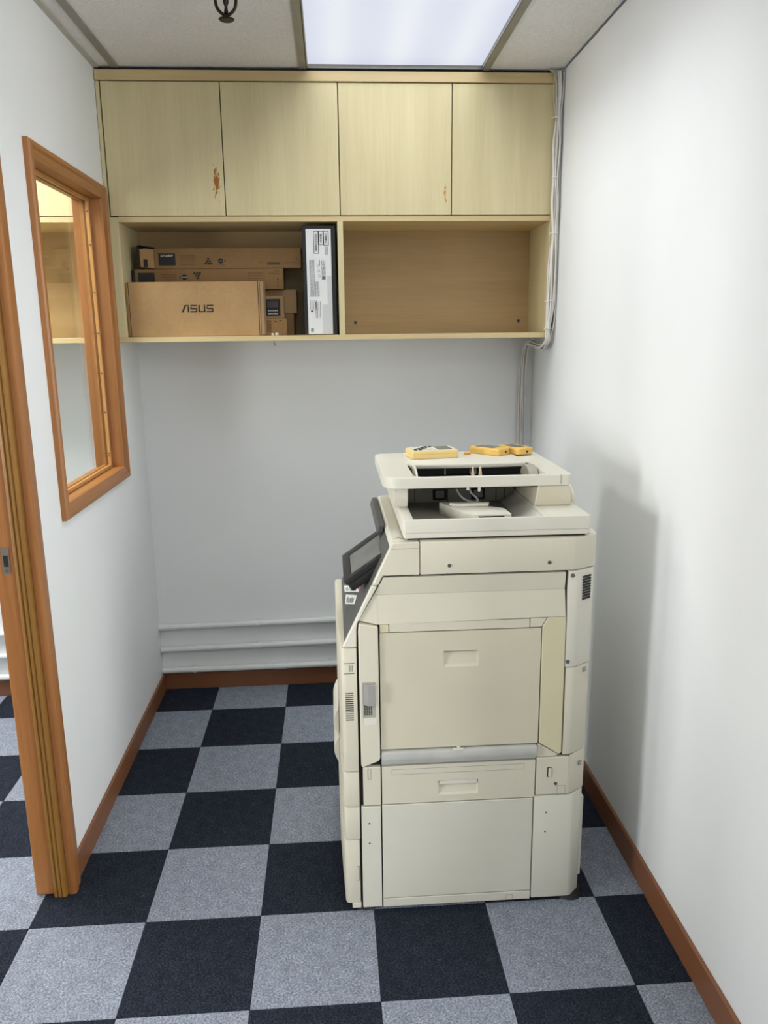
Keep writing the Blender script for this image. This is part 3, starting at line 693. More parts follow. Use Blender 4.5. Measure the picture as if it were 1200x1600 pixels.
pb = bmesh.new()
for k in range(6): words(pb, -hx+0.096, -hx+0.150, 0.045-k*0.0062, -hy, seed=30+k)
words(pb, hx-0.160, hx-0.148, 0.020, -hy, seed=40); words(pb, hx-0.060, hx-0.012, 0.018, -hy, seed=41); words(pb, -hx+0.235, -hx+0.262, 0.011, -hy, seed=42)
put('printed_text', pb, 'ink_soft', c)
pb = dots(bmesh.new(), -hx+0.200, 0.035, -hy-0.0002, (1, 2, 3)); cyl((-hx+0.246, -hy-0.0002, 0.027), (0, 1, 0), 0.0100, 0.0014, 16, bm=pb); flat(pb, -hx+0.259, -hx+0.263, 0.025, 0.030, -hy); cyl((hx-0.018, -hy-0.0002, 0.033), (0, 1, 0), 0.003, 0.0014, 8, bm=pb)
put('printed_symbols', pb, 'ink', c)
pb = bmesh.new(); flat(pb, hx-0.128, hx-0.080, 0.012, 0.022, -hy); put('printed_bar', pb, 'ink_soft', c)
pb = words(bmesh.new(), -hx+0.238, -hx+0.254, 0.026, -hy-0.0006, seed=3); put('printed_mark', pb, 'ink_white', c)

# upright black carton with white label face
c, hx, hy, h = thing_box('labelled_carton', 0.4475, 0.568, 1.466, 1.735, Z_SH+0.0006, 1.9335, 'box_black', 'tall black carton with white label and barcodes, upright against the divider')
put('label', box(-0.0470, 0.0440, -hy-0.0012, -hy+0.0005, 0.003, h-0.012, 0.0004), 'paper', c)
yl = -hy-0.0012
pb = bmesh.new(); flat(pb, 0.007, 0.043, 0.004, 0.110, yl, 0.0003); flat(pb, 0.0268, 0.0438, 0.1105, 0.212, yl, 0.0003); put('grey_patch', pb, 'paper2', c)
pb = bmesh.new(); rb = random.Random(11)
def barcode(x0, x1, z0, z1, t=0.0018):
    for (a, e, q, r) in ((x0, x1, z0, z0+t), (x0, x1, z1-t, z1), (x0, x0+t, z0+t, z1-t), (x1-t, x1, z0+t, z1-t)): flat(pb, a, e, q, r, yl)
    z = z0+0.008; xm = x0+0.006
    while z < z1-0.010:
        d = rb.choice((0.0007, 0.0007, 0.0013, 0.002)); flat(pb, xm-0.001, x1-0.0055, z, z+d, yl); z += d+rb.choice((0.0009, 0.0014, 0.0022))
H = h-0.012
barcode(-0.019, -0.001, H-0.086, H-0.007); barcode(-0.001, 0.017, H-0.055, H-0.007); barcode(0.017, 0.036, H-0.058, H-0.007)
for k in range(4):                                             # square handling marks
    z = H-0.112-k*0.0175; x0, x1 = 0.008, 0.021
    for (a, e, q, r) in ((x0, x1, z, z+0.0012), (x0, x1, z-0.013, z-0.0118), (x0, x0+0.0012, z-0.0118, z), (x1-0.0012, x1, z-0.0118, z)): flat(pb, a, e, q, r, yl)
    if k == 0: flat(pb, x0+0.006, x0+0.0072, z-0.011, z-0.002, yl); flat(pb, x0+0.003, x0+0.0102, z-0.0066, z-0.0055, yl)
    elif k == 1: flat(pb, x0+0.003, x0+0.010, z-0.0095, z-0.0075, yl); flat(pb, x0+0.005, x0+0.0065, z-0.0075, z-0.0025, yl); flat(pb, x0+0.008, x0+0.0095, z-0.006, z-0.0025, yl)
    elif k == 2: flat(pb, x0+0.003, x0+0.005, z-0.010, z-0.003, yl); flat(pb, x0+0.006, x0+0.0105, z-0.0085, z-0.0070, yl); flat(pb, x0+0.007, x0+0.0095, z-0.0045, z-0.003, yl)
    else: flat(pb, x0+0.0015, x1-0.0015, z-0.010, z-0.0055, yl); flat(pb, x0+0.004, x0+0.0095, z-0.005, z-0.002, yl)
put('printed_marks', pb, 'ink', c)
pb = bmesh.new(); rw = random.Random(5)
def vlines(x0, x1, z0, z1, step=0.0040, hgt=0.0015):           # lines of print running up the label
    x = x0
    while x < x1:
        z = z1
        while z > z0:
            d = rw.uniform(0.002, 0.009); flat(pb, x, x+hgt, max(z-d, z0), z, yl); z -= d+0.0012
        x += step
vlines(-0.0365, -0.017, H-0.238, H-0.108); vlines(-0.0165, -0.004, H-0.238, H-0.185); vlines(0.0005, 0.004, H-0.130, H-0.108); vlines(0.022, 0.034, H-0.090, H-0.062); vlines(-0.0375, -0.012, H-0.285, H-0.250, 0.0055); vlines(-0.018, 0.002, H-0.315, H-0.256, 0.0055)
for k in range(3):
    cx, cz = -0.005+0.002*k, H-0.128-k*0.018
    for i in range(6):
        a = i*math.pi/3; flat(pb, cx+0.004*math.cos(a)-0.001, cx+0.004*math.cos(a)+0.001, cz+0.0045*math.sin(a)-0.001, cz+0.0045*math.sin(a)+0.001, yl)
flat(pb, -0.036, -0.028, H-0.293, H-0.287, yl)
put('printed_text', pb, 'ink_grey', c)
pb = bmesh.new(); flat(pb, -0.0375, -0.0275, 0.012, 0.023, yl); put('green_mark', pb, 'green', c)
pb = bmesh.new(); flat(pb, -0.0355, -0.0295, 0.0165, 0.0185, yl-0.0005); flat(pb, -0.0335, -0.0315, 0.0145, 0.0165, yl-0.0005); put('green_mark_symbol', pb, 'paper', c)
for k, (x, y, r, lab) in enumerate(((0.327, 1.4645, 0.0065, 'clear plastic crumb at the shelf edge, left one of two'), (0.342, 1.462, 0.0075, 'clear plastic crumb at the shelf edge, right one of two'))):
    b = bmesh.new(); bmesh.ops.create_icosphere(b, subdivisions=1, radius=r)
    for v in b.verts: v.co *= random.uniform(0.75, 1.15); v.co.z = max(v.co.z, -r*0.6)
    tag(put('plastic_crumb', b, 'crystal', None, (x, y, Z_SH+r*0.62), smooth=0), lab, 'debris', 'plastic crumbs on the shelf')

# ------------------------------------------------------------------ the photocopier (front faces left)
cp = tag(empty('photocopier', (0.88, 0.59, 0)), 'large cream office photocopier standing on the chequered carpet', 'photocopier')
CO = Vector(cp.location)
def cpart(name, bm, mat, par=None, smooth=30):
    bmesh.ops.translate(bm, vec=-CO, verts=bm.verts)
    return put(name, bm, mat, par or cp, smooth=smooth)
YN, YF = 0.300, 0.880
P2 = 0.0025
# dark inner core that shows in the joints
chs = prism([(0.572, 0.022), (1.150, 0.022), (1.150, 1.035), (0.700, 1.035), (0.585, 0.790), (0.572, 0.770)], YN+0.012, 0.50, 'Y')
prism([(0.572, 0.022), (1.150, 0.022), (1.150, 1.035), (0.690, 1.035), (0.672, 0.990), (0.672, 0.786), (0.590, 0.786), (0.572, 0.770)], 0.5005, YF-0.02, 'Y', bm=chs)
cpart('chassis', chs, 'gap')
def side(name, poly, mat, y=YN, bevel=0.002, depth=0.016, par=None, seg=1): return cpart(name, prism(poly, y, y+depth, 'Y', bevel, seg), mat, par)
def rect(x0, x1, z0, z1): return [(x0, z0), (x1, z0), (x1, z1), (x0, z1)]
# --- top cover with rounded rear corner
plan = [(0.7485, YN), (1.128, YN), (1.140, 0.3015), (1.152, 0.306), (1.196, 0.330), (1.204, 0.337), (1.208, 0.348), (1.209, 0.375), (1.209, YF), (0.7485, YF)]
top = cpart('top_cover', prism(plan, 0.9625, 1.047, 'Z', 0.003, 2), 'cream')
fcov = cpart('front_top_cover', prism([(0.681, 1.047), (0.7470, 1.047), (0.7470, 0.9625), (0.6555, 0.9625), (0.6425, 0.938), (0.6290, 0.938)], YN, YN+0.022, 'Y', 0.0022), 'cream')
cpart('deck_strip', prism([(0.681, 1.0475), (0.7465, 1.0475), (0.7465, 1.030), (0.673, 1.030)], YN+0.0225, YF-0.002, 'Y', 0.002), 'cream2')
cpart('cover_seam', box(0.676, 0.7465, YN-0.0004, YN+0.002, 1.0305, 1.0322), 'tray_grey', fcov)
pr = bmesh.new()
for (x, y) in ((0.690, 0.335), (0.700, 0.345), (0.706, 0.336), (0.697, 0.352)): box(x-0.005, x+0.004, y-0.0012, y+0.0012, 1.0472, 1.0478, bm=pr)
cpart('deck_print', pr, 'ink_grey', fcov)
for x in (0.8215, 1.0745):
    s = cpart('screw', cyl((x, YN-0.0005, 0.985), (0, 1, 0), 0.0048, 0.003, 12), 'screw', top); cpart('screw_slot', box(x-0.003, x+0.003, YN-0.0025, YN-0.0015, 0.9843, 0.9857), 'ink', top)
# --- big side door: frame of panels round the bypass tray
def tilt(o, f):
    for v in o.data.vertices:
        p = v.co + CO
        if p.y < YN+0.008: v.co.y = f(p.x, p.z) - CO.y
    return o
crease = lambda x, z: YN + 0.0075*(0.958-z)/0.046 if z > 0.9118 else YN + 0.0075 - 0.0085*(0.9118-z)/0.075
wedge = lambda x: max(0, 0.6405-x)*0.22
tilt(side('side_door_top', [(0.6565, 0.9580), (1.1185, 0.9580), (1.1185, 0.9120), (0.6405, 0.9120), (0.6335, 0.9120)], 'cream', YN, 0.0015, 0.020), lambda x, z: crease(x, z)+wedge(x))
sdu = prism([(0.6408, 0.9115), (1.1190, 0.9115), (1.1215, 0.8410), (0.6408, 0.8360)], YN, YN+0.022, 'Y', 0.0008)
prism([(0.6330, 0.9115), (0.6405, 0.9115), (0.6405, 0.8360), (0.5935, 0.8440)], YN, YN+0.022, 'Y', 0.0008, bm=sdu)
tilt(cpart('side_door_upper', sdu, 'cream'), lambda x, z: crease(x, z)+wedge(x))
dl = side('side_door_column', [(0.5930, 0.8410), (0.6405, 0.8330), (0.6425, 0.4650), (0.6360, 0.4580), (0.5955, 0.4430), (0.5925, 0.4480), (0.5910, 0.8200)], 'cream', YN-0.008, 0.004, 0.022)
side('bypass_strip', rect(0.6455, 0.6680, 0.8130, 0.8345), 'cream_yellow', YN, 0.001)
side('bypass_strip', rect(0.6700, 1.0290, 0.8135, 0.8370), 'cream', YN, 0.001)
side('bypass_strip', [(1.0310, 0.8140), (1.0600, 0.8140), (1.0740, 0.8385), (1.0310, 0.8375)], 'cream', YN, 0.001)
side('door_rear_column', [(1.0630, 0.8150), (1.0760, 0.8390), (1.1235, 0.8390), (1.1255, 0.4560), (1.1180, 0.4520), (1.0640, 0.4880)], 'cream_yellow', YN, 0.002)
side('door_rear_foot', [(1.0615, 0.4850), (1.1180, 0.4500), (1.1100, 0.4460), (1.0600, 0.4440)], 'cream', YN+0.003, 0.001)
# bypass tray with scooped grip
bt = cpart('bypass_tray', bmesh.new(), 'cream_tan'); bpy.data.meshes.remove(bt.data)
def panel_with_scoop(x0, x1, z0, z1, sx0, sx1, sz0, sz1, y, depth, top_cut):
    """panel with a grip scooped in; deepest at its top edge"""
    b = bmesh.new(); V = lambda x, yy, z: b.verts.new((x, yy, z))
    O = [V(x0, y, z0), V(x1, y, z0), V(x1, y, z1), V(x0, y, z1)]; I = [V(sx0, y, sz0), V(sx1, y, sz0), V(sx1, y, sz1), V(sx0, y, sz1)]
    for i in range(4): b.faces.new((O[i], O[(i+1) % 4], I[(i+1) % 4], I[i]))
    m = top_cut
    D = [V(sx0+m, y+depth*0.35, sz0+m*1.2), V(sx1-m, y+depth*0.35, sz0+m*1.2), V(sx1-m*0.6, y+depth, sz1-0.001), V(sx0+m*0.6, y+depth, sz1-0.001)]
    for i in range(4): b.faces.new((I[i], I[(i+1) % 4], D[(i+1) % 4], D[i]))
    b.faces.new(D)
    B = [V(x0, y+0.016, z0), V(x1, y+0.016, z0), V(x1, y+0.016, z1), V(x0, y+0.016, z1)]
    for i in range(4): b.faces.new((O[(i+1) % 4], O[i], B[i], B[(i+1) % 4]))
    return b
bt = cpart('bypass_tray', panel_with_scoop(0.6455, 1.0605, 0.4880, 0.8110, 0.8080, 0.8990, 0.7130, 0.7570, YN+0.001, 0.012, 0.006), 'cream_tan', smooth=0)
lipb = bmesh.new()
prism([(0.0015, 0.4835), (-0.0065, 0.4790), (-0.0070, 0.4610), (0.0005, 0.4430), (0.012, 0.4430), (0.012, 0.4835)], 0.6460, 1.0580, 'X', 0.0012, bm=lipb)
for v in lipb.verts: v.co = Vector((v.co.x, v.co.y+YN, v.co.z))
cpart('tray_lip', lipb, 'lip')
cpart('tray_catch', box(0.834, 0.862, YN-0.008, YN, 0.4805, 0.4860, 0.001), 'cream2'); cpart('tray_catch', box(0.844, 0.853, YN-0.006, YN, 0.4865, 0.4910, 0.001), 'cream2')
# latch in its recess
lr = cpart('latch_recess', box(0.5985, 0.6325, YN-0.0088, YN-0.004, 0.566, 0.684, 0.001), 'tray_grey', dl)
cpart('latch_floor', prism([(YN-0.010, 0.566), (YN-0.0085, 0.566), (YN-0.0085, 0.590)], 0.5995, 0.6345, 'X'), 'cream2', dl)
cpart('latch_handle', prism([(0.6000, YN-0.0095), (0.6120, YN-0.020), (0.6310, YN-0.020), (0.6315, YN-0.0095)], 0.6225, 0.680, 'Z', 0.0015), 'latch', dl)
gb = bmesh.new()
for i in range(4):
    for k in range(6): box(0.603+i*0.0055, 0.606+i*0.0055, YN-0.0096, YN-0.0086, 0.5935+k*0.0047, 0.5967+k*0.0047, bm=gb)
cpart('latch_grille', gb, 'ink', dl)
# --- rear covers (rounded corner)
def rear(name, x0, z0, z1, mat, xo=1.2045, bev_=0.002):
    pl = [(x0, YN+0.001), (1.146, YN+0.001), (1.154, 0.3035), (xo-0.010, 0.330), (xo-0.003, 0.337), (xo, 0.348), (xo, YF), (x0, YF)]
    return cpart(name, prism(pl, z0, z1, 'Z', bev_, 2), mat)
ru = rear('rear_upper_cover', 1.1255, 0.7000, 0.9600, 'cream2'); rl = rear('rear_lower_cover', 1.1285, 0.4500, 0.6980, 'cream', 1.2035); rm = rear('rear_base_cover', 1.1500, 0.3330, 0.4495, 'cream', 1.2030, 0.001)
vb = bmesh.new()
for k in range(9):
    z = 0.9405-k*0.0073
    prism([(1.1665, 0.3083), (1.1915, 0.3240), (1.1905, 0.3290), (1.1655, 0.3130)], z-0.0022, z+0.0022, 'Z', bm=vb)
cpart('vent_slot', vb, 'ink', ru)
for (x, z, p) in ((1.136, 0.9485, ru), (1.132, 0.7155, ru)):
    cpart('screw', cyl((x, YN+0.0005, z), (0, 1, 0), 0.0055, 0.003, 12), 'screw', p)
for (z, p) in ((0.683, rl), (0.412, rm)):
    cpart('clip_hole', prism([(1.1800, 0.3165), (1.1890, 0.3225), (1.1880, 0.3270), (1.1790, 0.3210)], z-0.006, z+0.006, 'Z'), 'latch', p)
# --- drawer zone
side('drawer_side_plate', rect(0.5965, 0.6430, 0.3260, 0.4390), 'cream')
pb_ = bmesh.new()
for (a, e, q, r) in ((0.6090, 0.6180, 0.4040, 0.4052), (0.6090, 0.6102, 0.4052, 0.4340), (0.6168, 0.6180, 0.4052, 0.4340)): box(a, e, YN-0.0006, YN+0.001, q, r, bm=pb_)
cpart('plate_tab', pb_, 'latch')
dr = cpart('paper_drawer', panel_with_scoop(0.6465, 1.0560, 0.3290, 0.4390, 0.7960, 0.9030, 0.3480, 0.3900, YN, 0.012, 0.005), 'cream', smooth=0)
cpart('drawer_grip', box(0.7990, 0.9000, YN-0.0005, YN+0.006, 0.3790, 0.3885, 0.001), 'cream2', dr)
gl_ = bmesh.new()
for (a, e, q, r) in ((0.672, 1.026, 0.4135, 0.4145), (0.672, 1.026, 0.4285, 0.4295), (0.672, 0.673, 0.4145, 0.4285), (1.025, 1.026, 0.4145, 0.4285)): box(a, e, YN-0.0004, YN+0.001, q, r, bm=gl_)
cpart('drawer_groove', gl_, 'latch', dr)
pl_ = side('lock_plate', rect(1.0595, 1.1480, 0.3330, 0.4435), 'cream')
cpart('lock_slot', box(1.0890, 1.1000, YN-0.0005, YN+0.002, 0.3860, 0.4150), 'ink', pl_); cpart('lock_button', box(1.0920, 1.0995, YN-0.003, YN+0.002, 0.3875, 0.4130, 0.001), 'cream2', pl_)
cpart('screw', cyl((1.1130, YN-0.0005, 0.3660), (0, 1, 0), 0.0045, 0.003, 12), 'screw', pl_)
sqb = bmesh.new()
for (a, e, q, r) in ((1.1170, 1.1180, 0.3340, 0.3580), (1.1170, 1.1400, 0.3580, 0.3592), (1.1390, 1.1400, 0.3340, 0.3580)): box(a, e, YN-0.0004, YN+0.001, q, r, bm=sqb)
cpart('knock_out', sqb, 'latch', pl_)
# --- stand cabinet below
side('stand_front_plate', rect(0.5905, 0.6425, 0.0135, 0.3225), 'cream_low')
sp_ = cpart('stand_panel', prism(rect(0.6460, 1.0530, 0.0400, 0.3250), YN, YN+0.016, 'Y', 0.0015), 'cream_low')
ss = side('stand_strip', rect(0.6460, 1.0530, 0.0125, 0.0375), 'cream_low', YN, 0.001)
tb_ = bmesh.new()
for (a, e, q, r) in ((0.986, 0.987, 0.0130, 0.0290), (1.003, 1.004, 0.0130, 0.0290), (0.986, 1.004, 0.0290, 0.0300)): box(a, e, YN-0.0004, YN+0.001, q, r, bm=tb_)
cpart('strip_tab', tb_, 'latch', ss)
pl = [(1.0560, YN), (1.160, YN), (1.168, 0.303), (1.194, 0.328), (1.2000, 0.342), (1.2000, YF), (1.0560, YF)]
sr = cpart('stand_rear_cover', prism(pl, 0.0150, 0.3295, 'Z', 0.002, 2), 'cream_low')
cpart('stand_rear_rail', box(1.2005, 1.2100, 0.352, YF, 0.040, 0.2900, 0.002), 'cream_low', sr)
hb_ = bmesh.new()
for (x, z) in ((1.090, 0.280), (1.089, 0.221)): cyl((x, YN-0.0002, z), (0, 1, 0), 0.0022, 0.002, 8, bm=hb_)
cpart('screw_hole', hb_, 'ink', sr)
hb_ = bmesh.new()
for (x, z) in ((0.6110, 0.2730), (0.6110, 0.2130)): cyl((x, YN-0.0002, z), (0, 1, 0), 0.0022, 0.002, 8, bm=hb_)
cpart('screw_hole', hb_, 'ink')
# --- front covers (bowed, facing left)
def front(name, z0, z1, mat, x0=0.5455, xin=0.5860, bow=0.012):
    pl = [(xin, YN), (x0+0.010, YN), (x0+0.003, YN+0.003), (x0, YN+0.010)]
    for k in range(1, 9):
        t = k/8; pl.append((x0 - bow*math.sin(math.pi*0.5*min(1, t*1.3)), YN+0.010+(YF-YN-0.020)*t))
    pl += [(x0-bow+0.006, YF), (xin, YF)]
    return cpart(name, prism(pl, z0, z1, 'Z', 0.0025, 2), mat)
fu = front('front_door', 0.4285, 0.7740, 'cream', 0.5470); f1 = front('front_drawer', 0.3250, 0.4255, 'cream'); f2 = front('front_drawer', 0.2265, 0.3225, 'cream'); f3 = front('front_drawer', 0.0300, 0.2240, 'cream', 0.5440, 0.5840)
cpart('front_plinth', box(0.5610, 0.5855, YN+0.001, YF-0.01, 0.0130, 0.0285, 0.0015), 'cream')
vb = bmesh.new()
for k in range(14): box(0.5555, 0.5760, YN-0.0006, YN+0.002, 0.5760+k*0.0057, 0.5782+k*0.0057, bm=vb)
cpart('vent_slot', vb, 'ink', fu)
vb = bmesh.new(); box(0.5540, 0.5800, YN-0.0005, YN+0.001, 0.7330, 0.7343, bm=vb); box(0.5540, 0.5800, YN-0.0005, YN+0.001, 0.7050, 0.7063, bm=vb)
cpart('door_seam', vb, 'ink', fu)
vb = bmesh.new()
for k in range(3): box(0.5670+k*0.0035, 0.5690+k*0.0035, YN-0.0006, YN+0.001, 0.7110, 0.7280, bm=vb)
cpart('grip_ridge', vb, 'latch', fu)
cpart('notch', box(0.5745, 0.5842, YN-0.0006, YN+0.003, 0.1000, 0.1450), 'latch', f3); cpart('notch_lip', box(0.5745, 0.5790, YN-0.0012, YN+0.003, 0.1020, 0.1430), 'cream', f3)
def pull(z0, z1, par):
    b = bmesh.new(); pl = []
    for k in range(13):
        t = k/12; pl.append((0.5335-0.0125*math.sin(math.pi*t), z0+(z1-z0)*t))
    prism(pl+[(0.5370, z1), (0.5370, z0)], 0.52, 0.72, 'Y', 0.002, 1, b)
    return cpart('drawer_pull', b, 'cream2', par)
pull(0.415, 0.500, fu); pull(0.330, 0.412, f1)
# --- sloping console along the front
sl = lambda z: 0.5515+(z-0.774)*(0.6765-0.5515)/(1.041-0.774)        # x of the slope at height z
def slope_poly(z0, z1, t): return [(sl(z0), z0), (sl(z1), z1), (sl(z1)+t, z1), (sl(z0)+t, z0)]
cpart('slope_edge', prism([(0.5510, 0.7765), (sl(0.936), 0.936), (sl(0.936)+0.0135, 0.936), (0.5900, 0.8420), (0.5870, 0.8250), (0.5865, 0.7765)], YN, YN+0.018, 'Y', 0.002), 'cream2')
cpart('slope_panel', prism([(sl(0.776)+0.003, 0.776), (sl(1.029)+0.003, 1.029), (sl(1.029)+0.020, 1.029), (0.5860, 0.776)], YN+0.0185, 0.500, 'Y', 0.001), 'panel_dark')
cpart('inner_slope', prism([(sl(0.776)+0.003, 0.776), (sl(0.852)+0.003, 0.852), (0.668, 0.862), (0.668, 0.787), (0.5860, 0.787)], 0.5005, YF-0.018, 'Y', 0.001), 'panel_dark')
dirs = Vector((sl(1.0)-sl(0.9), 0, 0.1)).normalized(); nrm = Vector((-dirs.z, 0, dirs.x))
def on_slope(y0, y1, z0, z1, t, bm=None, lift=0.0):
    p0 = Vector((sl(z0)+0.003, 0, z0)) + nrm*lift; p1 = Vector((sl(z1)+0.003, 0, z1)) + nrm*lift
    q0, q1 = p0+nrm*t, p1+nrm*t
    return prism([(p0.x, p0.z), (p1.x, p1.z), (q1.x, q1.z), (q0.x, q0.z)], y0, y1, 'Y', bm=bm)
def sticker(cor, red):
    P = [Vector(c) + nrm*0.0004 for c in cor]; Q = [p + nrm*0.0008 for p in P]
    def quad(lo, hi, bm=None):
        b = bmesh.new(); a = [b.verts.new(p) for p in lo]; c = [b.verts.new(p) for p in hi]
        b.faces.new(a); b.faces.new(c[::-1])
        for i in range(4): b.faces.new((a[i], c[i], c[(i+1) % 4], a[(i+1) % 4]))
        return merge(bm, b)
    st = cpart('sticker', quad(P, Q), 'paper')
    at = lambda u, v: (Q[0]*(1-u)+Q[1]*u)*(1-v) + (Q[3]*(1-u)+Q[2]*u)*v
    rr = random.Random(int(cor[0][1]*1000)); b = bmesh.new(); u = 0.12
    while u < 0.82:
        d = rr.choice((0.02, 0.04, 0.06)); v0 = rr.choice((0.2, 0.35))
        lo = [at(u, v0), at(u+d, v0), at(u+d, 0.85), at(u, 0.85)]; quad(lo, [p+nrm*0.0003 for p in lo], b); u += d+rr.choice((0.03, 0.05))
    cpart('sticker_print', b, 'ink_grey', st)
    if red:
        lo = [at(0.90, 0.05), at(0.99, 0.05), at(0.99, 0.6), at(0.90, 0.6)]; cpart('sticker_mark', quad(lo, [p+nrm*0.0003 for p in lo]), 'red_print', st)
sticker([(0.564, 0.750, 0.794), (0.605, 0.480, 0.881), (0.600, 0.455, 0.871), (0.565, 0.684, 0.796)], True)
sticker([(0.568, 0.640, 0.802), (0.595, 0.461, 0.860), (0.588, 0.428, 0.846), (0.564, 0.576, 0.795)], False)
# tilted operation panel with touch screen
cnp = empty('control_panel'); cnp.parent = cp
pa, pbk = Vector((0.5600, 0, 0.9220)), Vector((0.6790, 0, 1.0050)); ud = (pbk-pa).normalized(); un = Vector((-ud.z, 0, ud.x)); PL = (pbk-pa).length
cnp.location = Vector((pa.x, 0.38, pa.z)) - CO
cnp.rotation_euler = (0, -math.atan2(ud.z, ud.x), 0)           # local x up the panel, local z out of the screen
def npart(name, bm, mat, sm=30): return put(name, bm, mat, cnp, smooth=sm)
npart('bezel', ring(rrect(0, PL, 0, 0.250, (0.006,)*4, 3), rrect(0.024, PL-0.018, 0.022, 0.205, (0.001,)*4, 3), -0.010, 0.004, None, 0.002), 'panel_black')
npart('housing', box(0.003, PL-0.003, 0.003, 0.247, -0.034, -0.0101, 0.004, 2), 'panel_black')
npart('screen', box(0.0245, PL-0.0185, 0.0225, 0.2045, -0.010, 0.0015), 'screen', 0)
npart('bezel_button', box(0.052, 0.076, 0.007, 0.012, 0.004, 0.0055, 0.001), 'dark_plastic'); npart('bezel_button', box(0.105, 0.118, 0.008, 0.012, 0.004, 0.0055, 0.001), 'dark_plastic')
npart('hinge_block', box(0.040, 0.120, 0.06, 0.19, -0.062, -0.0345, 0.004), 'dark_plastic')
npart('hinge_block', cyl((0.030, 0.08, -0.036), (0, 1, 0), 0.010, 0.05, 14), 'panel_black')
npart('panel_label', box(PL-0.012, PL+0.004, 0.004, 0.075, -0.031, -0.0125, 0.001), 'paper2')
cpart('console_top_edge', prism([(0.6520, 1.0200), (0.6590, 1.0420), (0.6740, 1.0440), (0.6680, 1.0200)], 0.50, YF-0.005, 'Y', 0.002), 'panel_dark')
# --- castors
for (x, y) in ((0.600, 0.345), (1.172, 0.338), (0.600, 0.83), (1.165, 0.83)):
    k = empty('castor'); k.parent = cp; k.location = Vector((x, y, 0)) - CO
    put('wheel', cyl((0, 0, 0.0175), (1, 0, 0), 0.0175, 0.026, 20), 'rubber', k)
    put('foot', cyl((0, 0, 0.0085), (0, 0, 1), 0.040, 0.015, 24, 0.032), 'rubber', k)
# --- document feeder lid
lid = empty('document_feeder'); lid.parent = cp
def lpart(name, bm, mat, sm=30):
    bmesh.ops.translate(bm, vec=-CO, verts=bm.verts); return put(name, bm, mat, lid, smooth=sm)
lx0, lx1, ly0, ly1 = 0.7080, 1.1800, 0.3100, 0.8600
lpart('hinge_shadow_plate', box(lx0+0.012, lx1-0.01, ly0+0.012, ly1, 1.0478, 1.0530), 'gap')
lpart('lid_base', prism(rrect(lx0+0.0015, lx1-0.0015, ly0+0.0015, ly1, (0.006,)*4, 3), 1.0535, 1.0680, 'Z', 0.002), 'cream2')
lpart('lid_rim', ring(rrect(lx0, lx1, ly0, ly1, (0.006,)*4, 5), rrect(lx0+0.026, 1.062, ly0+0.010, 0.662, (0.004,)*4, 5), 1.0685, 1.1010, None, 0.002), 'cream2')
lpart('exit_tray', box(lx0+0.0265, 1.0615, ly0+0.0105, 0.6545, 1.0682, 1.0700), 'tray_grey')
lpart('exit_ramp', prism([(1.020, 1.0702), (1.0615, 1.0702), (1.0740, 1.1013), (1.0690, 1.1016)], ly0+0.0115, 0.640, 'Y'), 'cream2')
# paper stop in the exit tray
stp = lpart('paper_stop', prism([(0.822, 0.505), (0.862, 0.395), (0.885, 0.365), (0.905, 0.345), (0.983, 0.342), (0.987, 0.350), (0.982, 0.410), (0.948, 0.440), (0.940, 0.505)], 1.0703, 1.1030, 'Z', 0.003, 2), 'cream2')
b = box(0.902, 0.966, 0.3405, 0.346, 1.0900, 1.0985); bmesh.ops.translate(b, vec=-CO, verts=b.verts); put('stop_slot', b, 'ink', stp)
b = box(0.900, 0.968, 0.3385, 0.352, 1.0990, 1.1035, 0.001); bmesh.ops.translate(b, vec=-CO, verts=b.verts); put('stop_bar', b, 'cream2', stp)
lpart('stop_ridge', prism([(0.842, 0.452), (0.850, 0.440), (0.862, 0.434), (0.944, 0.434), (0.950, 0.452)], 1.1032, 1.1120, 'Z', 0.002), 'cream2')
# cavity behind
bw = lpart('exit_wall', box(0.7345, 1.0615, 0.6550, 0.6610, 1.0705, 1.1440), 'tray_grey')
b = bmesh.new()
for x in (0.772, 0.845, 0.868, 0.955, 1.010, 1.035): box(x-0.0008, x+0.0008, 0.6540, 0.656, 1.072, 1.143, bm=b)
bmesh.ops.translate(b, vec=-CO, verts=b.verts); put('wall_groove', b, 'gap', bw)
for x in (0.845, 0.957):
    b = box(x-0.020, x+0.020, 0.6525, 0.656, 1.0760, 1.1080, 0.001); bmesh.ops.translate(b, vec=-CO, verts=b.verts); fr_ = put('roller_window', b, 'ink', bw)
    b = box(x-0.013, x+0.013, 0.6505, 0.653, 1.0820, 1.1040, 0.001); bmesh.ops.translate(b, vec=-CO, verts=b.verts); put('exit_roller', b, 'latch', fr_)
lpart('feeder_side', prism([(0.4600, 1.1015), (0.860, 1.1015), (0.860, 1.1560), (0.4480, 1.1560), (0.4500, 1.1250)], 0.6950, 0.7335, 'X', 0.002), 'cream2')
lpart('feeder_side', prism([(1.0660, 1.1015), (1.1640, 1.1015), (1.1640, 1.1480), (1.1550, 1.1560), (1.0760, 1.1560)], 0.4320, 0.860, 'Y', 0.002), 'cream_tan')
lpart('feeder_body', box(0.7340, 1.0755, 0.6655, 0.860, 1.1015, 1.1545), 'gap')
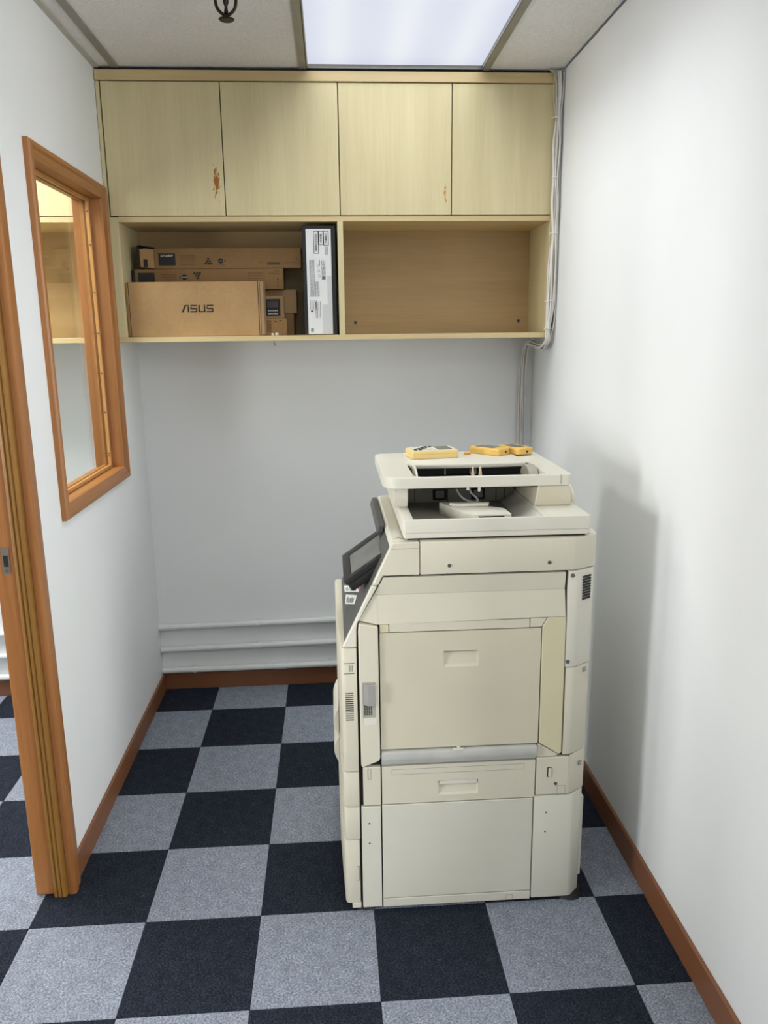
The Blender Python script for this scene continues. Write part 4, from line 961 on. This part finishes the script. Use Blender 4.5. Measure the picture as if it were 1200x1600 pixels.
# input tray frame
ot_ = rrect(0.6680, 1.1660, 0.4280, 0.8600, (0.050, 0.020, 0.035, 0.030), 8); in_ = rrect(0.7500, 1.1000, 0.4440, 0.6450, (0.030, 0.022, 0.010, 0.010), 8)
fr = lpart('feeder_frame', ring(ot_, in_, 1.1565, 1.1850, None, 0.004), 'cream2')
lpart('feeder_floor', box(0.7350, 1.110, 0.4420, 0.6500, 1.1505, 1.1545), 'dark_plastic')
rbm = bmesh.new()
for k in range(26): box(0.740+k*0.0128, 0.744+k*0.0128, 0.476, 0.648, 1.1470, 1.1500, bm=rbm)
rib = lpart('floor_rib', rbm, 'panel_dark')
lpart('feeder_back', box(0.750, 1.100, 0.6410, 0.6440, 1.1550, 1.1800), 'dark_plastic')
b = bmesh.new()
for x in (0.752+0.105, 0.93, 0.945): box(x-0.002, x+0.002, 0.630, 0.6400, 1.1550, 1.1800, bm=b)
box(0.885, 0.935, 0.6200, 0.6350, 1.1740, 1.1840, 0.001, bm=b); box(0.79, 0.80, 0.6250, 0.6350, 1.1760, 1.1830, bm=b)
lpart('feed_guide', b, 'tray_grey')
lpart('feeder_cover', prism([(0.7560, 0.6150), (0.80, 0.609), (0.87, 0.604), (0.95, 0.604), (1.03, 0.608), (1.0850, 0.6150), (1.0850, 0.8450), (0.7560, 0.8450)], 1.1760, 1.1885, 'Z', 0.004, 2), 'cream2')
b = bmesh.new(); prism([(0.485, 1.1550), (0.610, 1.1550), (0.610, 1.1880), (0.560, 1.1930), (0.520, 1.1850), (0.490, 1.1700)], 0.7600, 0.7655, 'X', 0.001, bm=b)
lpart('edge_guide', b, 'cream2')
b = bmesh.new(); pts = [(0.500, 1.1550)] + [(0.560-0.055*math.cos(a), 1.1550+0.036*math.sin(a)) for a in [math.pi*k/12 for k in range(1, 12)]] + [(0.620, 1.1550)]
prism(pts, 1.070, 1.0960, 'X', 0.002, bm=b)
lpart('edge_guide', b, 'tray_grey')
b = bmesh.new(); box(0.7345, 0.7355, 0.430, 0.4335, 1.158, 1.184, bm=b); box(1.1330, 1.1345, 0.4265, 0.4295, 1.1600, 1.1845, bm=b)
bmesh.ops.translate(b, vec=-CO, verts=b.verts); put('frame_seam', b, 'latch', fr)
b = bmesh.new(); box(0.886, 0.892, 0.432, 0.440, 1.148, 1.1570, bm=b); box(0.916, 0.922, 0.432, 0.440, 1.144, 1.1570, bm=b)
bmesh.ops.translate(b, vec=-CO, verts=b.verts); put('frame_tab', b, 'cream2', fr)
lpart('loop_cable', tube(spline([(0.868, 0.500, 1.146), (0.874, 0.490, 1.130), (0.886, 0.480, 1.116), (0.905, 0.476, 1.1075), (0.922, 0.476, 1.108), (0.922, 0.480, 1.116), (0.908, 0.488, 1.130), (0.903, 0.500, 1.146)], 6), 0.0028, 8), 'latch')
cpart('feeder_cable', tube(spline([(1.158, 0.70, 1.150), (1.172, 0.66, 1.152), (1.188, 0.60, 1.140), (1.198, 0.55, 1.118), (1.2, 0.53, 1.090), (1.195, 0.54, 1.0475)], 6), 0.0075, 10), 'cream2')

# ------------------------------------------------------------------ things lying on the copier
ZT = 1.1890
def handset(name, loc, rz, L, W, H_, mat, label, keys):
    c = tag(empty(name, loc, rz), label, 'calculator' if keys else 'handset', 'yellow handhelds on the copier')
    put('case', prism(rrect(-L/2, L/2, -W/2, W/2, (0.008,)*4, 4), 0, H_, 'Z', 0.004, 2), mat, c)
    put('case_seam', ring(rrect(-L/2-0.0003, L/2+0.0003, -W/2-0.0003, W/2+0.0003, (0.008,)*4, 4), rrect(-L/2+0.004, L/2-0.004, -W/2+0.004, W/2-0.004, (0.006,)*4, 4), H_*0.60, H_*0.60+0.0008), 'orange', c)
    if keys:
        put('face_plate', prism(rrect(-L/2+0.005, L/2-0.005, -W/2+0.005, W/2-0.005, (0.005,)*4, 3), H_, H_+0.0012, 'Z', 0.0005), 'key_white', c)
        put('display', box(L/2-0.058, L/2-0.014, -W/2+0.012, W/2-0.012, H_+0.0013, H_+0.0024, 0.0004), 'lcd', c)
        for i in range(5):
            for j in range(4):
                x = -L/2+0.016+i*0.0142; y = -W/2+0.019+j*0.0165
                put('key', box(x-0.005, x+0.005, y-0.004, y+0.004, H_+0.0013, H_+0.0048, 0.0012), 'key_dark' if (i*2+j*3) % 5 in (0, 2) else 'key_white', c)
    else:
        put('face_inlay', box(-L/2+0.012, L/2-0.030, -W/2+0.010, W/2-0.010, H_, H_+0.0008, 0.0003), 'lcd', c)
        put('end_socket', cyl((L/2-0.0005, 0.004, H_*0.45), (1, 0, 0), 0.0035, 0.003, 10), 'ink', c)
    return c
handset('calculator', (0.8330, 0.752, ZT), 0.14, 0.142, 0.088, 0.023, 'yellow2', 'pale yellow calculator with white and dark keys lying on the copier', True)
handset('handset', (1.0160, 0.790, ZT), math.radians(-46), 0.112, 0.060, 0.020, 'yellow', 'yellow handheld unit on the copier, left one of the touching pair', False)
handset('handset', (1.0980, 0.800, ZT), math.radians(-66), 0.105, 0.058, 0.019, 'yellow', 'yellow handheld unit on the copier, right one of the touching pair', False)
tag(put('eraser_stub', prism([(-0.011, -0.006), (0.006, -0.007), (0.012, -0.001), (0.008, 0.007), (-0.008, 0.006)], 0, 0.006, 'Z', 0.0015), 'orange', None, (0.945, 0.780, ZT)), 'tiny orange rubber stub between the calculator and the handheld units', 'eraser')
for (x, lab) in ((0.9135, 'small cream cone peg in the feeder opening, left one of two'), (0.9335, 'small cream cone peg in the feeder opening, right one of two')):
    b = bmesh.new(); prism([(-0.007, 0), (0.007, 0), (0.0015, 0.043), (-0.0015, 0.043)], -0.004, 0.004, 'Y', 0.001, bm=b)
    tag(put('cone_peg', b, 'peg', None, (x, 0.500, 1.1547)), lab, 'peg', 'cream pegs in the feeder')
b = tube([(-0.028, 0, 0), (-0.024, 0, 0), (0.022, 0.006, 0), (0.030, 0.007, 0)], [0.003, 0.0045, 0.0045, 0.002], 8)
tag(put('red_pen', b, 'red', None, (0.9700, 0.545, 1.1595)), 'short red plastic stick lying in the feeder opening beside cone pegs', 'pen')
b = tube([(-0.020, 0, 0), (0.018, 0.004, 0)], 0.0028, 6)
tag(put('pencil_stub', b, 'stick', None, (1.0030, 0.405, 1.0732)), 'short brown wooden stick in the exit tray beside the paper stop', 'pencil')
